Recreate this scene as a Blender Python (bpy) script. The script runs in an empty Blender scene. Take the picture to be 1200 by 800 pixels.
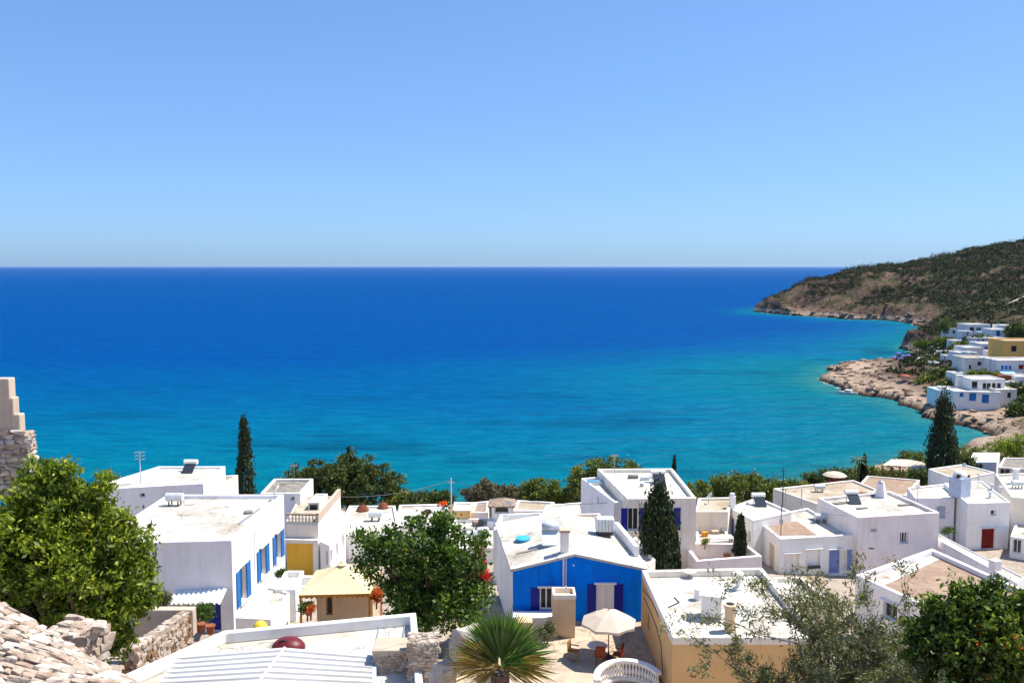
import bpy, bmesh, math, random
import numpy as np
from mathutils import Vector, Matrix
S = bpy.context.scene
COL = S.collection
R = math.radians
# ---------------------------------------------------------------- camera
CAMZ = 40.0
PITCH = math.atan(88 / 1000.0)
cam = bpy.data.cameras.new('camera')
cam.lens = 30.0; cam.sensor_width = 36.0; cam.clip_start = 0.1; cam.clip_end = 200000
co = bpy.data.objects.new('camera', cam); COL.objects.link(co)
co.location = (0, 0, CAMZ); co.rotation_euler = (R(90) - PITCH, 0, 0)
S.camera = co
# ---------------------------------------------------------------- sky + sun
SUN = Vector((0.62, 0.20, 1.12)).normalized()
EL = math.asin(SUN.z); AZ = math.atan2(SUN.x, SUN.y)      # azimuth from +Y towards +X
W = bpy.data.worlds.new('World'); S.world = W; W.use_nodes = True
nt = W.node_tree; nt.nodes.clear()
sky = nt.nodes.new('ShaderNodeTexSky'); sky.sky_type = 'NISHITA'; sky.sun_disc = False
sky.sun_elevation = EL; sky.sun_rotation = AZ
sky.altitude = 0; sky.air_density = 0.8; sky.dust_density = 0.75; sky.ozone_density = 4.0
bg = nt.nodes.new('ShaderNodeBackground'); bg.inputs[1].default_value = 0.15
ow = nt.nodes.new('ShaderNodeOutputWorld')
tint = nt.nodes.new('ShaderNodeMix'); tint.data_type = 'RGBA'; tint.blend_type = 'MULTIPLY'; tint.inputs[0].default_value = 1.0
tint.inputs[7].default_value = (0.46, 0.68, 0.99, 1)
gam = nt.nodes.new('ShaderNodeGamma'); gam.inputs[1].default_value = 0.62
nt.links.new(sky.outputs[0], gam.inputs[0]); nt.links.new(gam.outputs[0], tint.inputs[6]); nt.links.new(tint.outputs[2], bg.inputs[0]); nt.links.new(bg.outputs[0], ow.inputs[0])
sl = bpy.data.lights.new('sun', 'SUN'); sl.energy = 3.45; sl.angle = R(0.53); sl.color = (1.0, 0.94, 0.84)
so = bpy.data.objects.new('sun', sl); COL.objects.link(so)
so.rotation_euler = SUN.to_track_quat('Z', 'Y').to_euler()
V = S.view_settings; V.view_transform = 'Standard'; V.look = 'None'; V.gamma = 1.0
V.exposure = 1.25; V.use_curve_mapping = False
# ---------------------------------------------------------------- helpers
FW = Vector((0, math.cos(PITCH), -math.sin(PITCH))); UP = Vector((0, math.sin(PITCH), math.cos(PITCH)))
def P(px, py, z=None, Y=None):
    """photo pixel (1200x800) -> world point at height z or at depth Y"""
    d = Vector(((px - 600) / 1000.0, 0, 0)) + FW + UP * ((400 - py) / 1000.0)
    t = (z - CAMZ) / d.z if Y is None else Y / d.y
    return Vector((0, 0, CAMZ)) + d * t
def rng(seed): return np.random.default_rng(seed)
MATS = {}
def nodes(name):
    m = bpy.data.materials.new(name); m.use_nodes = True; MATS[name] = m
    t = m.node_tree; t.nodes.clear()
    o = t.nodes.new('ShaderNodeOutputMaterial'); return m, t, o
def N(t, k, **kw):
    n = t.nodes.new(k)
    for a, b in kw.items(): setattr(n, a, b)
    return n
def ramp(t, fac, stops):
    r = N(t, 'ShaderNodeValToRGB'); e = r.color_ramp.elements
    while len(e) < len(stops): e.new(0.5)
    for el, (p, c) in zip(e, stops):
        el.position = p; el.color = (*c, 1) if len(c) == 3 else c
    t.links.new(fac, r.inputs[0]); return r.outputs[0]
def noise(t, vec, scale, detail=4, rough=0.55, mapscale=None):
    if mapscale:
        mp = N(t, 'ShaderNodeMapping'); mp.inputs['Scale'].default_value = mapscale
        t.links.new(vec, mp.inputs[0]); vec = mp.outputs[0]
    n = N(t, 'ShaderNodeTexNoise'); n.inputs['Scale'].default_value = scale
    n.inputs['Detail'].default_value = detail; n.inputs['Roughness'].default_value = rough
    t.links.new(vec, n.inputs['Vector']); return n.outputs['Fac']
def mixc(t, fac, a, b, mode='MIX'):
    m = N(t, 'ShaderNodeMix', data_type='RGBA', blend_type=mode)
    for s, v in ((m.inputs[0], fac), (m.inputs[6], a), (m.inputs[7], b)):
        if hasattr(v, 'type') and not isinstance(v, (tuple, list)): t.links.new(v, s)
        elif isinstance(v, (int, float)): s.default_value = v
        else: s.default_value = (*v, 1)
    return m.outputs[2]
def bumpn(t, h, strength, dist=0.02):
    b = N(t, 'ShaderNodeBump'); b.inputs['Strength'].default_value = strength; b.inputs['Distance'].default_value = dist
    t.links.new(h, b.inputs['Height']); return b.outputs[0]
def mat(name, col, rough=0.85, var=0.12, scale=0.9, bump=0.25, bscale=9, col2=None, streak=0.0, spec=0.25, metal=0.0, patch=None, pscale=0.25, crack=0.0, soft=0.0):
    m, t, o = nodes(name)
    g = N(t, 'ShaderNodeNewGeometry'); pos = g.outputs['Position']
    c2 = col2 or tuple(max(0, c * (1 - 2.2 * var)) for c in col)
    f = noise(t, pos, scale, 5, 0.62)
    c = ramp(t, f, [(0.32, c2), (0.62, col)])
    if patch:
        pf = noise(t, pos, pscale, 3, 0.5)
        pm = ramp(t, pf, [(0.5, (0, 0, 0)), (0.6, (1, 1, 1))])
        c = mixc(t, pm, c, patch)
    if crack:
        dn = N(t, 'ShaderNodeVectorMath', operation='ADD'); nz = N(t, 'ShaderNodeTexNoise'); nz.inputs['Scale'].default_value = 1.3; t.links.new(pos, nz.inputs['Vector'])
        t.links.new(pos, dn.inputs[0]); t.links.new(nz.outputs['Color'], dn.inputs[1])
        vo = N(t, 'ShaderNodeTexVoronoi'); vo.feature = 'DISTANCE_TO_EDGE'; vo.inputs['Scale'].default_value = 0.42; t.links.new(dn.outputs[0], vo.inputs['Vector'])
        cm = ramp(t, vo.outputs['Distance'], [(0.006, (1 - crack,) * 3), (0.02, (1, 1, 1))])
        c = mixc(t, 1.0, c, cm, 'MULTIPLY')
        st = ramp(t, noise(t, pos, 0.55, 6, 0.72), [(0.48, (1, 1, 1)), (0.72, (0.62, 0.57, 0.50))])
        c = mixc(t, 1.0, c, st, 'MULTIPLY')
    if streak:
        sf = noise(t, pos, 1.0, 4, 0.6, (2.6, 2.6, 0.22))
        sm = ramp(t, sf, [(0.52, (1, 1, 1)), (0.75, (1 - streak, 1 - streak * 1.05, 1 - streak * 1.15))])
        c = mixc(t, 1.0, c, sm, 'MULTIPLY')
    p = N(t, 'ShaderNodeBsdfPrincipled')
    t.links.new(c, p.inputs['Base Color']); p.inputs['Roughness'].default_value = rough
    p.inputs['Specular IOR Level'].default_value = spec; p.inputs['Metallic'].default_value = metal
    if bump:
        bn = N(t, 'ShaderNodeBump'); bn.inputs['Strength'].default_value = bump; bn.inputs['Distance'].default_value = 0.02 if not soft else 0.035
        t.links.new(noise(t, pos, bscale, 4, 0.6), bn.inputs['Height'])
        if soft:
            bv = N(t, 'ShaderNodeBevel'); bv.samples = 3; bv.inputs['Radius'].default_value = soft; t.links.new(bv.outputs[0], bn.inputs['Normal'])
        t.links.new(bn.outputs[0], p.inputs['Normal'])
    t.links.new(p.outputs[0], o.inputs[0]); return m
def leafmat(name, a, b, c, trans=0.35, rough=0.5):
    m, t, o = nodes(name)
    g = N(t, 'ShaderNodeNewGeometry')
    col = ramp(t, g.outputs['Random Per Island'], [(0.0, a), (0.55, b), (1.0, c)])
    big = noise(t, g.outputs['Position'], 0.7, 2, 0.5)
    col = mixc(t, 1.0, col, ramp(t, big, [(0.3, (0.65, 0.7, 0.7)), (0.7, (1.25, 1.2, 1.0))]), 'MULTIPLY')
    p = N(t, 'ShaderNodeBsdfPrincipled'); p.inputs['Roughness'].default_value = rough
    p.inputs['Specular IOR Level'].default_value = 0.35
    t.links.new(col, p.inputs['Base Color'])
    tr = N(t, 'ShaderNodeBsdfTranslucent'); t.links.new(mixc(t, 1.0, col, (1.5, 1.6, 0.6), 'MULTIPLY'), tr.inputs[0])
    mx = N(t, 'ShaderNodeMixShader'); mx.inputs[0].default_value = trans
    t.links.new(p.outputs[0], mx.inputs[1]); t.links.new(tr.outputs[0], mx.inputs[2]); t.links.new(mx.outputs[0], o.inputs[0])
    return m
class MB:
    """collects shapes (world coordinates) and links them as ONE mesh object"""
    def __init__(s): s.v = []; s.f = []
    def add(s, v, f):
        b = len(s.v); s.v += [tuple(p) for p in v]; s.f += [tuple(i + b for i in q) for q in f]; return s
    def quad(s, *p): return s.add(p, [tuple(range(len(p)))])
    def box(s, c, d, rz=0, ax=None):
        hx, hy, hz = d[0] / 2, d[1] / 2, d[2] / 2
        cs, sn = math.cos(rz), math.sin(rz); v = []
        for z in (-hz, hz):
            for x, y in ((-hx, -hy), (hx, -hy), (hx, hy), (-hx, hy)):
                v.append((c[0] + x * cs - y * sn, c[1] + x * sn + y * cs, c[2] + z))
        return s.add(v, [(3, 2, 1, 0), (4, 5, 6, 7), (0, 1, 5, 4), (1, 2, 6, 5), (2, 3, 7, 6), (3, 0, 4, 7)])
    def prism(s, poly, z0, z1):
        n = len(poly); v = [(p[0], p[1], z0) for p in poly] + [(p[0], p[1], z1) for p in poly]
        f = [tuple(range(n - 1, -1, -1)), tuple(range(n, 2 * n))]
        f += [(i, (i + 1) % n, n + (i + 1) % n, n + i) for i in range(n)]
        return s.add(v, f)
    def slab(s, top, th):
        n = len(top); top = [Vector(p) for p in top]
        v = [p - Vector((0, 0, th)) for p in top] + top
        f = [tuple(range(n - 1, -1, -1)), tuple(range(n, 2 * n))]
        f += [(i, (i + 1) % n, n + (i + 1) % n, n + i) for i in range(n)]
        return s.add(v, f)
    def tube(s, pts, rad, n=6, cap=True):
        pts = [Vector(p) for p in pts]
        if not hasattr(rad, '__len__'): rad = [rad] * len(pts)
        v = []; f = []
        for i, p in enumerate(pts):
            d = (pts[min(i + 1, len(pts) - 1)] - pts[max(i - 1, 0)])
            d = d.normalized() if d.length > 1e-9 else Vector((0, 0, 1))
            a = d.cross(Vector((0.13, 0.21, 1) if abs(d.z) < 0.9 else (1, 0.1, 0))).normalized(); b = d.cross(a)
            for k in range(n):
                w = 2 * math.pi * k / n; v.append(p + (a * math.cos(w) + b * math.sin(w)) * rad[i])
        for i in range(len(pts) - 1):
            for k in range(n):
                k2 = (k + 1) % n; f.append((i * n + k, i * n + k2, (i + 1) * n + k2, (i + 1) * n + k))
        if cap:
            f.append(tuple(range(n - 1, -1, -1))); f.append(tuple(range((len(pts) - 1) * n, len(pts) * n)))
        return s.add(v, f)
    def lathe(s, c, prof, n=14):
        v = []; f = []
        for r, z in prof:
            for k in range(n):
                w = 2 * math.pi * k / n; v.append((c[0] + r * math.cos(w), c[1] + r * math.sin(w), c[2] + z))
        for i in range(len(prof) - 1):
            for k in range(n):
                k2 = (k + 1) % n; f.append((i * n + k, i * n + k2, (i + 1) * n + k2, (i + 1) * n + k))
        f.append(tuple(range(n - 1, -1, -1))); f.append(tuple(range((len(prof) - 1) * n, len(prof) * n)))
        return s.add(v, f)
    def build(s, name, m, parent=None, bevel=0, smooth=False):
        me = bpy.data.meshes.new(name)
        off = wloc(parent) if parent else Vector((0, 0, 0))
        me.from_pydata([(p[0] - off.x, p[1] - off.y, p[2] - off.z) for p in s.v], [], s.f)
        me.materials.append(MATS[m]); 
        if smooth: me.polygons.foreach_set('use_smooth', [True] * len(me.polygons))
        o = bpy.data.objects.new(name, me); COL.objects.link(o); o.parent = parent
        if bevel:
            b = o.modifiers.new('bevel', 'BEVEL'); b.width = bevel; b.segments = 2; b.limit_method = 'ANGLE'; b.angle_limit = R(35)
        return o
def wloc(o):
    l = Vector(o.location)
    while o.parent: o = o.parent; l += Vector(o.location)
    return l
def tag(o, label, cat, group=None, kind=None):
    if label: o['label'] = label
    if cat: o['category'] = cat
    if group: o['group'] = group
    if kind: o['kind'] = kind
    return o
def root(name, label, cat, loc, group=None):
    o = bpy.data.objects.new(name, None); COL.objects.link(o); o.location = loc; o.empty_display_size = 0.2
    return tag(o, label, cat, group)
def setting(o): o['kind'] = 'structure'; return o
def npmesh(name, v, f, m, parent=None, smooth=False):
    """v (N,3) float array, f (M,k) int array"""
    v = np.asarray(v, dtype=np.float32); f = np.asarray(f, dtype=np.int32)
    if parent: v = v - np.array(wloc(parent), dtype=np.float32)
    me = bpy.data.meshes.new(name); k = f.shape[1]
    me.vertices.add(len(v)); me.vertices.foreach_set('co', v.ravel())
    me.loops.add(f.size); me.loops.foreach_set('vertex_index', f.ravel())
    me.polygons.add(len(f)); me.polygons.foreach_set('loop_start', np.arange(len(f), dtype=np.int32) * k)
    if smooth: me.polygons.foreach_set('use_smooth', np.ones(len(f), dtype=bool))
    me.update(calc_edges=True); me.materials.append(MATS[m])
    o = bpy.data.objects.new(name, me); COL.objects.link(o); o.parent = parent
    return o
# ---------------------------------------------------------------- materials
mat('whitewash', (0.86, 0.845, 0.82), 0.9, 0.03, 0.6, 0.5, 3.2, streak=0.13, patch=(0.80, 0.775, 0.735), pscale=0.55, soft=0.09)
mat('whitewash_cool', (0.82, 0.80, 0.82), 0.9, 0.03, 0.6, 0.5, 3.2, streak=0.14, patch=(0.77, 0.745, 0.75), pscale=0.55, soft=0.09)
mat('whitewash_rose', (0.84, 0.765, 0.745), 0.9, 0.04, 0.6, 0.5, 3.2, streak=0.16, patch=(0.78, 0.70, 0.67), pscale=0.5, soft=0.09)
mat('whitewash_cream', (0.82, 0.755, 0.665), 0.9, 0.05, 0.6, 0.5, 3.2, streak=0.15, patch=(0.76, 0.68, 0.57), pscale=0.5, soft=0.09)
mat('roof_white', (0.60, 0.575, 0.52), 0.92, 0.07, 0.5, 0.35, 5, patch=(0.44, 0.405, 0.35), pscale=0.35, crack=0.4)
mat('roof_cream', (0.46, 0.39, 0.30), 0.92, 0.10, 0.7, 0.35, 5, patch=(0.36, 0.29, 0.21), pscale=0.3, crack=0.35)
mat('roof_gravel', (0.36, 0.255, 0.185), 0.95, 0.22, 1.6, 0.7, 22, col2=(0.21, 0.145, 0.10), patch=(0.28, 0.19, 0.135), pscale=0.5)
mat('roof_grey', (0.26, 0.235, 0.205), 0.95, 0.2, 1.6, 0.6, 14)
mat('ochre', (0.88, 0.52, 0.07), 0.9, 0.06, 0.6, 0.3, 7, streak=0.12)
mat('tan_plaster', (0.72, 0.45, 0.20), 0.9, 0.05, 0.5, 0.3, 7, streak=0.12)
mat('tan_light', (0.66, 0.48, 0.31), 0.9, 0.06, 0.5, 0.3, 7, streak=0.14)
mat('orange_plaster', (0.92, 0.52, 0.14), 0.9, 0.06, 0.3, 0.2, 3)
mat('blue_plaster', (0.0, 0.22, 0.95), 0.9, 0.05, 0.9, 0.45, 3.2, streak=0.2, spec=0.08, patch=(0.004, 0.18, 0.80), pscale=0.8)
mat('blue_paint', (0.015, 0.17, 0.50), 0.5, 0.10, 3, 0.15, 30)
mat('navy_paint', (0.012, 0.02, 0.30), 0.5, 0.12, 3, 0.15, 30)
mat('pale_blue_paint', (0.20, 0.28, 0.58), 0.6, 0.12, 3, 0.15, 30)
mat('grey_blue', (0.45, 0.52, 0.66), 0.8, 0.1, 2, 0.2, 9)
mat('red_paint', (0.22, 0.015, 0.012), 0.55, 0.15, 3, 0.2, 30)
mat('white_paint', (0.80, 0.79, 0.77), 0.5, 0.03, 3, 0.1, 30)
mat('dark_opening', (0.018, 0.018, 0.02), 0.35, 0.2, 3, 0.0, spec=0.4)
mat('glass', (0.03, 0.035, 0.045), 0.06, 0.1, 3, 0.0, spec=0.6)
mat('skylight_glass', (0.10, 0.28, 0.40), 0.12, 0.1, 3, 0.0, spec=0.6)
mat('wood', (0.40, 0.20, 0.06), 0.7, 0.2, 5, 0.3, 20)
mat('wood_orange', (0.62, 0.26, 0.03), 0.7, 0.15, 5, 0.3, 20)
mat('red_wood', (0.30, 0.05, 0.02), 0.55, 0.2, 5, 0.2, 20)
mat('metal_grey', (0.40, 0.42, 0.44), 0.45, 0.1, 4, 0.1, 20, metal=0.5)
mat('metal_pale', (0.62, 0.66, 0.70), 0.4, 0.08, 4, 0.1, 20, metal=0.2)
mat('metal_dark', (0.05, 0.05, 0.055), 0.5, 0.15, 4, 0.1, 20)
mat('tile_red', (0.20, 0.06, 0.03), 0.85, 0.2, 3, 0.5, 14)
mat('tile_pale', (0.33, 0.25, 0.19), 0.9, 0.2, 2, 0.5, 12)
mat('canvas_cream', (0.66, 0.55, 0.33), 0.85, 0.04, 1, 0.2, 5)
mat('canvas_white', (0.54, 0.45, 0.36), 0.85, 0.03, 1, 0.2, 5)
mat('canvas_blue', (0.10, 0.13, 0.42), 0.85, 0.06, 1, 0.2, 5)
mat('canvas_red', (0.34, 0.07, 0.05), 0.8, 0.08, 1, 0.2, 5)
mat('plastic_red', (0.14, 0.012, 0.016), 0.45, 0.1, 2, 0.1, 5, spec=0.3)
mat('plastic_yellow', (0.80, 0.50, 0.02), 0.45, 0.05, 2, 0.1, 5, spec=0.5)
mat('plastic_blue', (0.04, 0.38, 0.70), 0.45, 0.06, 2, 0.1, 5, spec=0.5)
mat('terracotta', (0.28, 0.09, 0.04), 0.85, 0.15, 4, 0.3, 14)
mat('bark', (0.16, 0.11, 0.075), 0.95, 0.3, 6, 0.8, 18)
mat('bark_grey', (0.26, 0.22, 0.18), 0.95, 0.25, 6, 0.7, 18)
mat('stone_pale', (0.45, 0.375, 0.305), 0.95, 0.16, 5, 0.9, 18, col2=(0.25, 0.19, 0.145))
mat('stone_white', (0.56, 0.50, 0.43), 0.95, 0.12, 5, 0.9, 18, col2=(0.36, 0.295, 0.24))
mat('stone_pink', (0.43, 0.335, 0.265), 0.95, 0.16, 5, 0.9, 18, col2=(0.25, 0.175, 0.125))
mat('stone_brown', (0.26, 0.15, 0.075), 0.95, 0.2, 5, 0.9, 18, col2=(0.13, 0.08, 0.045))
mat('mortar', (0.40, 0.33, 0.26), 0.95, 0.2, 4, 0.9, 16)
mat('plaster_old', (0.52, 0.42, 0.33), 0.95, 0.06, 1.6, 0.6, 9, streak=0.15)
mat('corrugated', (0.52, 0.52, 0.52), 0.5, 0.04, 1.2, 0.05, 8, spec=0.4, patch=(0.47, 0.46, 0.44), pscale=0.7)
mat('paving', (0.50, 0.40, 0.30), 0.95, 0.10, 1.0, 0.5, 10, patch=(0.43, 0.335, 0.245), pscale=0.5, crack=0.4)
mat('rock', (0.40, 0.29, 0.22), 0.95, 0.22, 0.5, 1.0, 2.2, col2=(0.20, 0.14, 0.115))
leafmat('leaf_yellowgreen', (0.045, 0.085, 0.012), (0.165, 0.225, 0.026), (0.42, 0.45, 0.06), 0.38)
leafmat('leaf_fig', (0.018,0.05,0.009), (0.06,0.125,0.02), (0.19,0.27,0.05), 0.32)
leafmat('leaf_citrus', (0.02, 0.05, 0.01), (0.075, 0.13, 0.02), (0.22, 0.27, 0.05), 0.30)
leafmat('leaf_olive', (0.07, 0.08, 0.04), (0.15, 0.16, 0.075), (0.28, 0.29, 0.15), 0.2)
leafmat('leaf_cypress', (0.012, 0.024, 0.01), (0.026, 0.045, 0.016), (0.06, 0.085, 0.028), 0.1, 0.7)
leafmat('leaf_pine', (0.03, 0.05, 0.014), (0.075, 0.105, 0.028), (0.17, 0.2, 0.05), 0.18, 0.7)
leafmat('leaf_bush', (0.045, 0.075, 0.016), (0.12, 0.155, 0.03), (0.26, 0.28, 0.055), 0.2, 0.7)
leafmat('leaf_brown', (0.07, 0.06, 0.04), (0.13, 0.115, 0.07), (0.20, 0.17, 0.10), 0.15, 0.8)
leafmat('leaf_scrub', (0.014, 0.02, 0.006), (0.032, 0.042, 0.012), (0.085, 0.09, 0.026), 0.1, 0.8)
leafmat('petal_red', (0.35, 0.01, 0.03), (0.55, 0.012, 0.03), (0.75, 0.05, 0.06), 0.25)
leafmat('petal_orange', (0.5, 0.06, 0.01), (0.65, 0.10, 0.012), (0.75, 0.2, 0.02), 0.25)
leafmat('palm_green', (0.05, 0.11, 0.025), (0.10, 0.19, 0.04), (0.22, 0.30, 0.10), 0.3, 0.4)
leafmat('palm_dry', (0.22, 0.13, 0.035), (0.34, 0.22, 0.06), (0.48, 0.36, 0.13), 0.25, 0.7)
# ---------------------------------------------------------------- terrain and sea
def G(px, py): p = P(px, py, z=0.0); return (p.x, p.y)
coast = [(-900, 160), (-420, 158)] + [G(*q) for q in [(-300, 612), (0, 606), (200, 602), (350, 600), (470, 598), (560, 597), (650, 595), (750, 592),
    (850, 586), (910, 577), (960, 567), (1010, 556), (1060, 546), (1110, 536), (1150, 522), (1166, 515), (1160, 510), (1140, 501), (1100, 491),
    (1075, 479), (1040, 466), (1000, 461), (972, 453), (963, 446), (974, 438), (972, 431), (990, 428.5), (1030, 430), (1062, 427.5), (1090, 417),
    (1076, 415), (1057, 408.5), (1062, 402), (1078, 394), (1088, 384.5), (1060, 377), (1030, 375), (991, 374), (970, 371.5), (935, 370), (904, 367.5)]] + \
    [(216, 760), (240, 800), (300, 860), (420, 940), (900, 1150), (2200, 1150), (2200, -200), (-900, -200)]
CA = np.array(coast); CB = np.roll(CA, -1, axis=0)
def sdist(x, y):
    """signed distance to the coast, positive on land"""
    x = np.asarray(x, float); y = np.asarray(y, float); best = np.full(x.shape, 1e9); ins = np.zeros(x.shape, bool)
    for (ax, ay), (bx, by) in zip(CA, CB):
        dx, dy = bx - ax, by - ay; L = dx * dx + dy * dy
        t = np.clip(((x - ax) * dx + (y - ay) * dy) / L, 0, 1)
        best = np.minimum(best, np.hypot(x - ax - t * dx, y - ay - t * dy))
        if ay != by:
            c = ((ay > y) != (by > y)) & (x < (bx - ax) * (y - ay) / (by - ay) + ax); ins ^= c
    return np.where(ins, best, -best)
CP = [(-60, -20, 40), (0, -20, 39), (60, -20, 38), (-6, 6, 35), (0, 5, 34.5), (10, 5, 33.5), (-20, 10, 33), (25, 10, 30), (-9, 13, 32.5), (0, 14, 30), (10, 14, 30),
    (0, 20, 26.8), (-8, 20, 26), (10, 22, 25), (-20, 25, 25), (20, 25, 23), (35, 30, 20), (-8, 28, 23.2), (2, 30, 22), (8, 32, 21), (-40, 30, 24), (-3, 38, 20),
    (3, 38, 20), (-18, 42, 19.6), (-14, 48, 19.2), (-10, 44, 19.3), (0, 48, 19.6), (10, 42, 19.4), (18, 45, 17), (26, 50, 15.5), (35, 50, 14.8), (-30, 50, 19), (-60, 50, 20),
    (0, 60, 17.6), (8, 62, 18), (14, 60, 16.2), (-15, 62, 17), (-30, 70, 16.5), (28, 66, 14.5), (40, 70, 13.6), (60, 70, 13.5), (45, 80, 13.3), (60, 90, 12),
    (-60, 80, 14), (-20, 82, 14), (0, 80, 14.5), (15, 80, 14), (30, 82, 13.2), (0, 100, 6), (-30, 105, 5), (30, 100, 11), (50, 105, 10.8), (70, 110, 9.5), (40, 125, 5), (60, 132, 4.5),
    (0, 120, 2), (-60, 120, 2), (80, 150, 3), (110, 150, 6), (140, 170, 10), (122, 195, 4), (140, 200, 7), (170, 200, 14), (90, 60, 14), (140, 80, 22), (110, 110, 14),
    (112, 285, 2.2), (125, 300, 2.4), (135, 320, 2.2), (118, 262, 2), (118, 235, 2.4), (130, 218, 3.4), (150, 222, 7), (145, 250, 9), (156, 258, 10), (180, 260, 13),
    (150, 285, 8.5), (165, 290, 8.5), (190, 300, 13), (150, 330, 5), (175, 330, 8), (192, 335, 10.5), (215, 335, 15), (190, 370, 6), (200, 368, 10), (230, 380, 16), (186, 398, 7), (194, 408, 9.5), (206, 420, 10), (214, 400, 9), (225, 430, 14), (260, 420, 26),
    (240, 480, 9), (270, 480, 20), (300, 480, 29), (285, 560, 5), (300, 560, 14), (308, 560, 20), (330, 560, 28), (360, 600, 34), (390, 640, 42), (350, 650, 33), (310, 660, 24), (300, 640, 15),
    (240, 710, 6), (225, 720, 8), (234, 730, 14), (257, 735, 26), (293, 750, 38), (320, 760, 39.5), (351, 770, 40), (379, 785, 43), (424, 800, 55), (460, 810, 60), (492, 820, 64), (560, 830, 70), (700, 840, 80),
    (300, 700, 24), (280, 690, 12), (340, 710, 34), (400, 720, 43), (470, 720, 53), (560, 700, 62), (440, 600, 50), (360, 500, 42), (300, 400, 31), (260, 320, 27), (260, 250, 32), (400, 400, 60), (700, 500, 90), (700, 200, 70),
    (300, 840, 15), (380, 900, 20), (500, 900, 50), (700, 1000, 50), (240, 770, 12)]
CPa = np.array(CP, float)
_d = np.hypot(CPa[:, None, 0] - CPa[None, :, 0], CPa[:, None, 1] - CPa[None, :, 1])
_A = np.block([[-_d + np.eye(len(CP)) * 0.6, np.ones((len(CP), 1))], [np.ones((1, len(CP))), np.zeros((1, 1))]])
_w = np.linalg.solve(_A, np.append(CPa[:, 2], 0))
def vnoise(x, y, s, seed=0):
    x = x / s; y = y / s; xi = np.floor(x).astype(int); yi = np.floor(y).astype(int); fx = x - xi; fy = y - yi
    fx = fx * fx * (3 - 2 * fx); fy = fy * fy * (3 - 2 * fy)
    def h(a, b):
        n = (a * 374761393 + b * 668265263 + seed * 1442695041) & 0x7fffffff
        n = ((n ^ (n >> 13)) * 1274126177) & 0x7fffffff
        return ((n ^ (n >> 16)) & 0xffff) / 65535.0
    return (h(xi, yi) * (1 - fx) + h(xi + 1, yi) * fx) * (1 - fy) + (h(xi, yi + 1) * (1 - fx) + h(xi + 1, yi + 1) * fx) * fy
def fbm(x, y, s, o=4, seed=0):
    a = 0; amp = 1; tot = 0
    for k in range(o): a = a + amp * vnoise(x, y, s / 2 ** k, seed + k); tot += amp; amp *= 0.55
    return a / tot
def height(x, y):
    x = np.asarray(x, float); y = np.asarray(y, float)
    h = np.zeros(x.shape)
    for (cx, cy, _), w in zip(CPa, _w[:-1]): h -= w * np.hypot(x - cx, y - cy)
    h += _w[-1]
    d = sdist(x, y)
    wild = np.clip((y - 125) / 40, 0, 1)
    cove = (1 - np.exp(-(((x - 112) / 16) ** 2 + ((y - 203) / 12) ** 2))) * (1 - .92 * np.exp(-(((x - 172) / 20) ** 2 + ((y - 374) / 22) ** 2)))
    blf = np.exp(-(((x - 196) / 20) ** 2 + ((y - 412) / 26) ** 2))
    d = d + ((fbm(x, y, 22, 4, 5) - 0.5) * 13 + (fbm(x, y, 5, 2, 77) - 0.5) * 4.5) * wild * cove * np.exp(-(d / 14.0) ** 2)
    d2 = d + (fbm(x, y, 8, 3, 45) - 0.5) * 5 * wild
    far0 = np.clip((y - 420) / 150, 0, 1)
    rk = (fbm(x, y, 26, 5, 11) - 0.5) * (9 + 5 * far0) + (fbm(x, y, 7, 3, 21) - 0.5) * 3.2
    h = h + rk * wild * np.clip((h - 1) / 12, 0.12, 1.0)
    far = np.clip((y - 450) / 200, 0, 1)
    k = 0.9 + 0.8 * far * (0.4 + fbm(x, y, 40, 2, 61)) + 1.6 * blf
    land = np.minimum(np.maximum(h, 0.9 + wild * fbm(x, y, 9, 4, 31) * 2.4), 0.25 + np.maximum(d2, 0) * k + 0 * x)
    # rocky ledges
    step = 2.6 + 3.0 * far0
    ph = (fbm(x, y, 38, 3, 91) - 0.5) * 9.0; lz = (land + ph) / step; fl_ = np.floor(lz)
    st = (fl_ + np.clip((lz - fl_) * 2.4 - 0.7, 0, 1)) * step - ph
    lk = (0.5 + 0.1 * far0) * wild * np.clip(land / 6, 0, 1); land = land * (1 - lk) + st * lk
    sea = np.maximum(-7.0, d * 0.35 - 0.3)
    return np.where(d > 0.0, land, sea)
def hz(x, y): return float(height(np.array([x]), np.array([y]))[0])
def lines(segs):
    out = []
    for a, b, s in segs: out += list(np.arange(a, b, s))
    return np.array(out + [segs[-1][1]])
def gridmesh(name, xs, ys, zf, m, smooth=True):
    X, Yy = np.meshgrid(xs, ys); Z = zf(X, Yy)
    nx, ny = len(xs), len(ys); idx = np.arange(nx * ny).reshape(ny, nx)
    f = np.stack([idx[:-1, :-1], idx[:-1, 1:], idx[1:, 1:], idx[1:, :-1]], -1).reshape(-1, 4)
    return npmesh(name, np.stack([X, Yy, Z], -1).reshape(-1, 3), f, m, None, smooth), X.ravel(), Yy.ravel()
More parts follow.
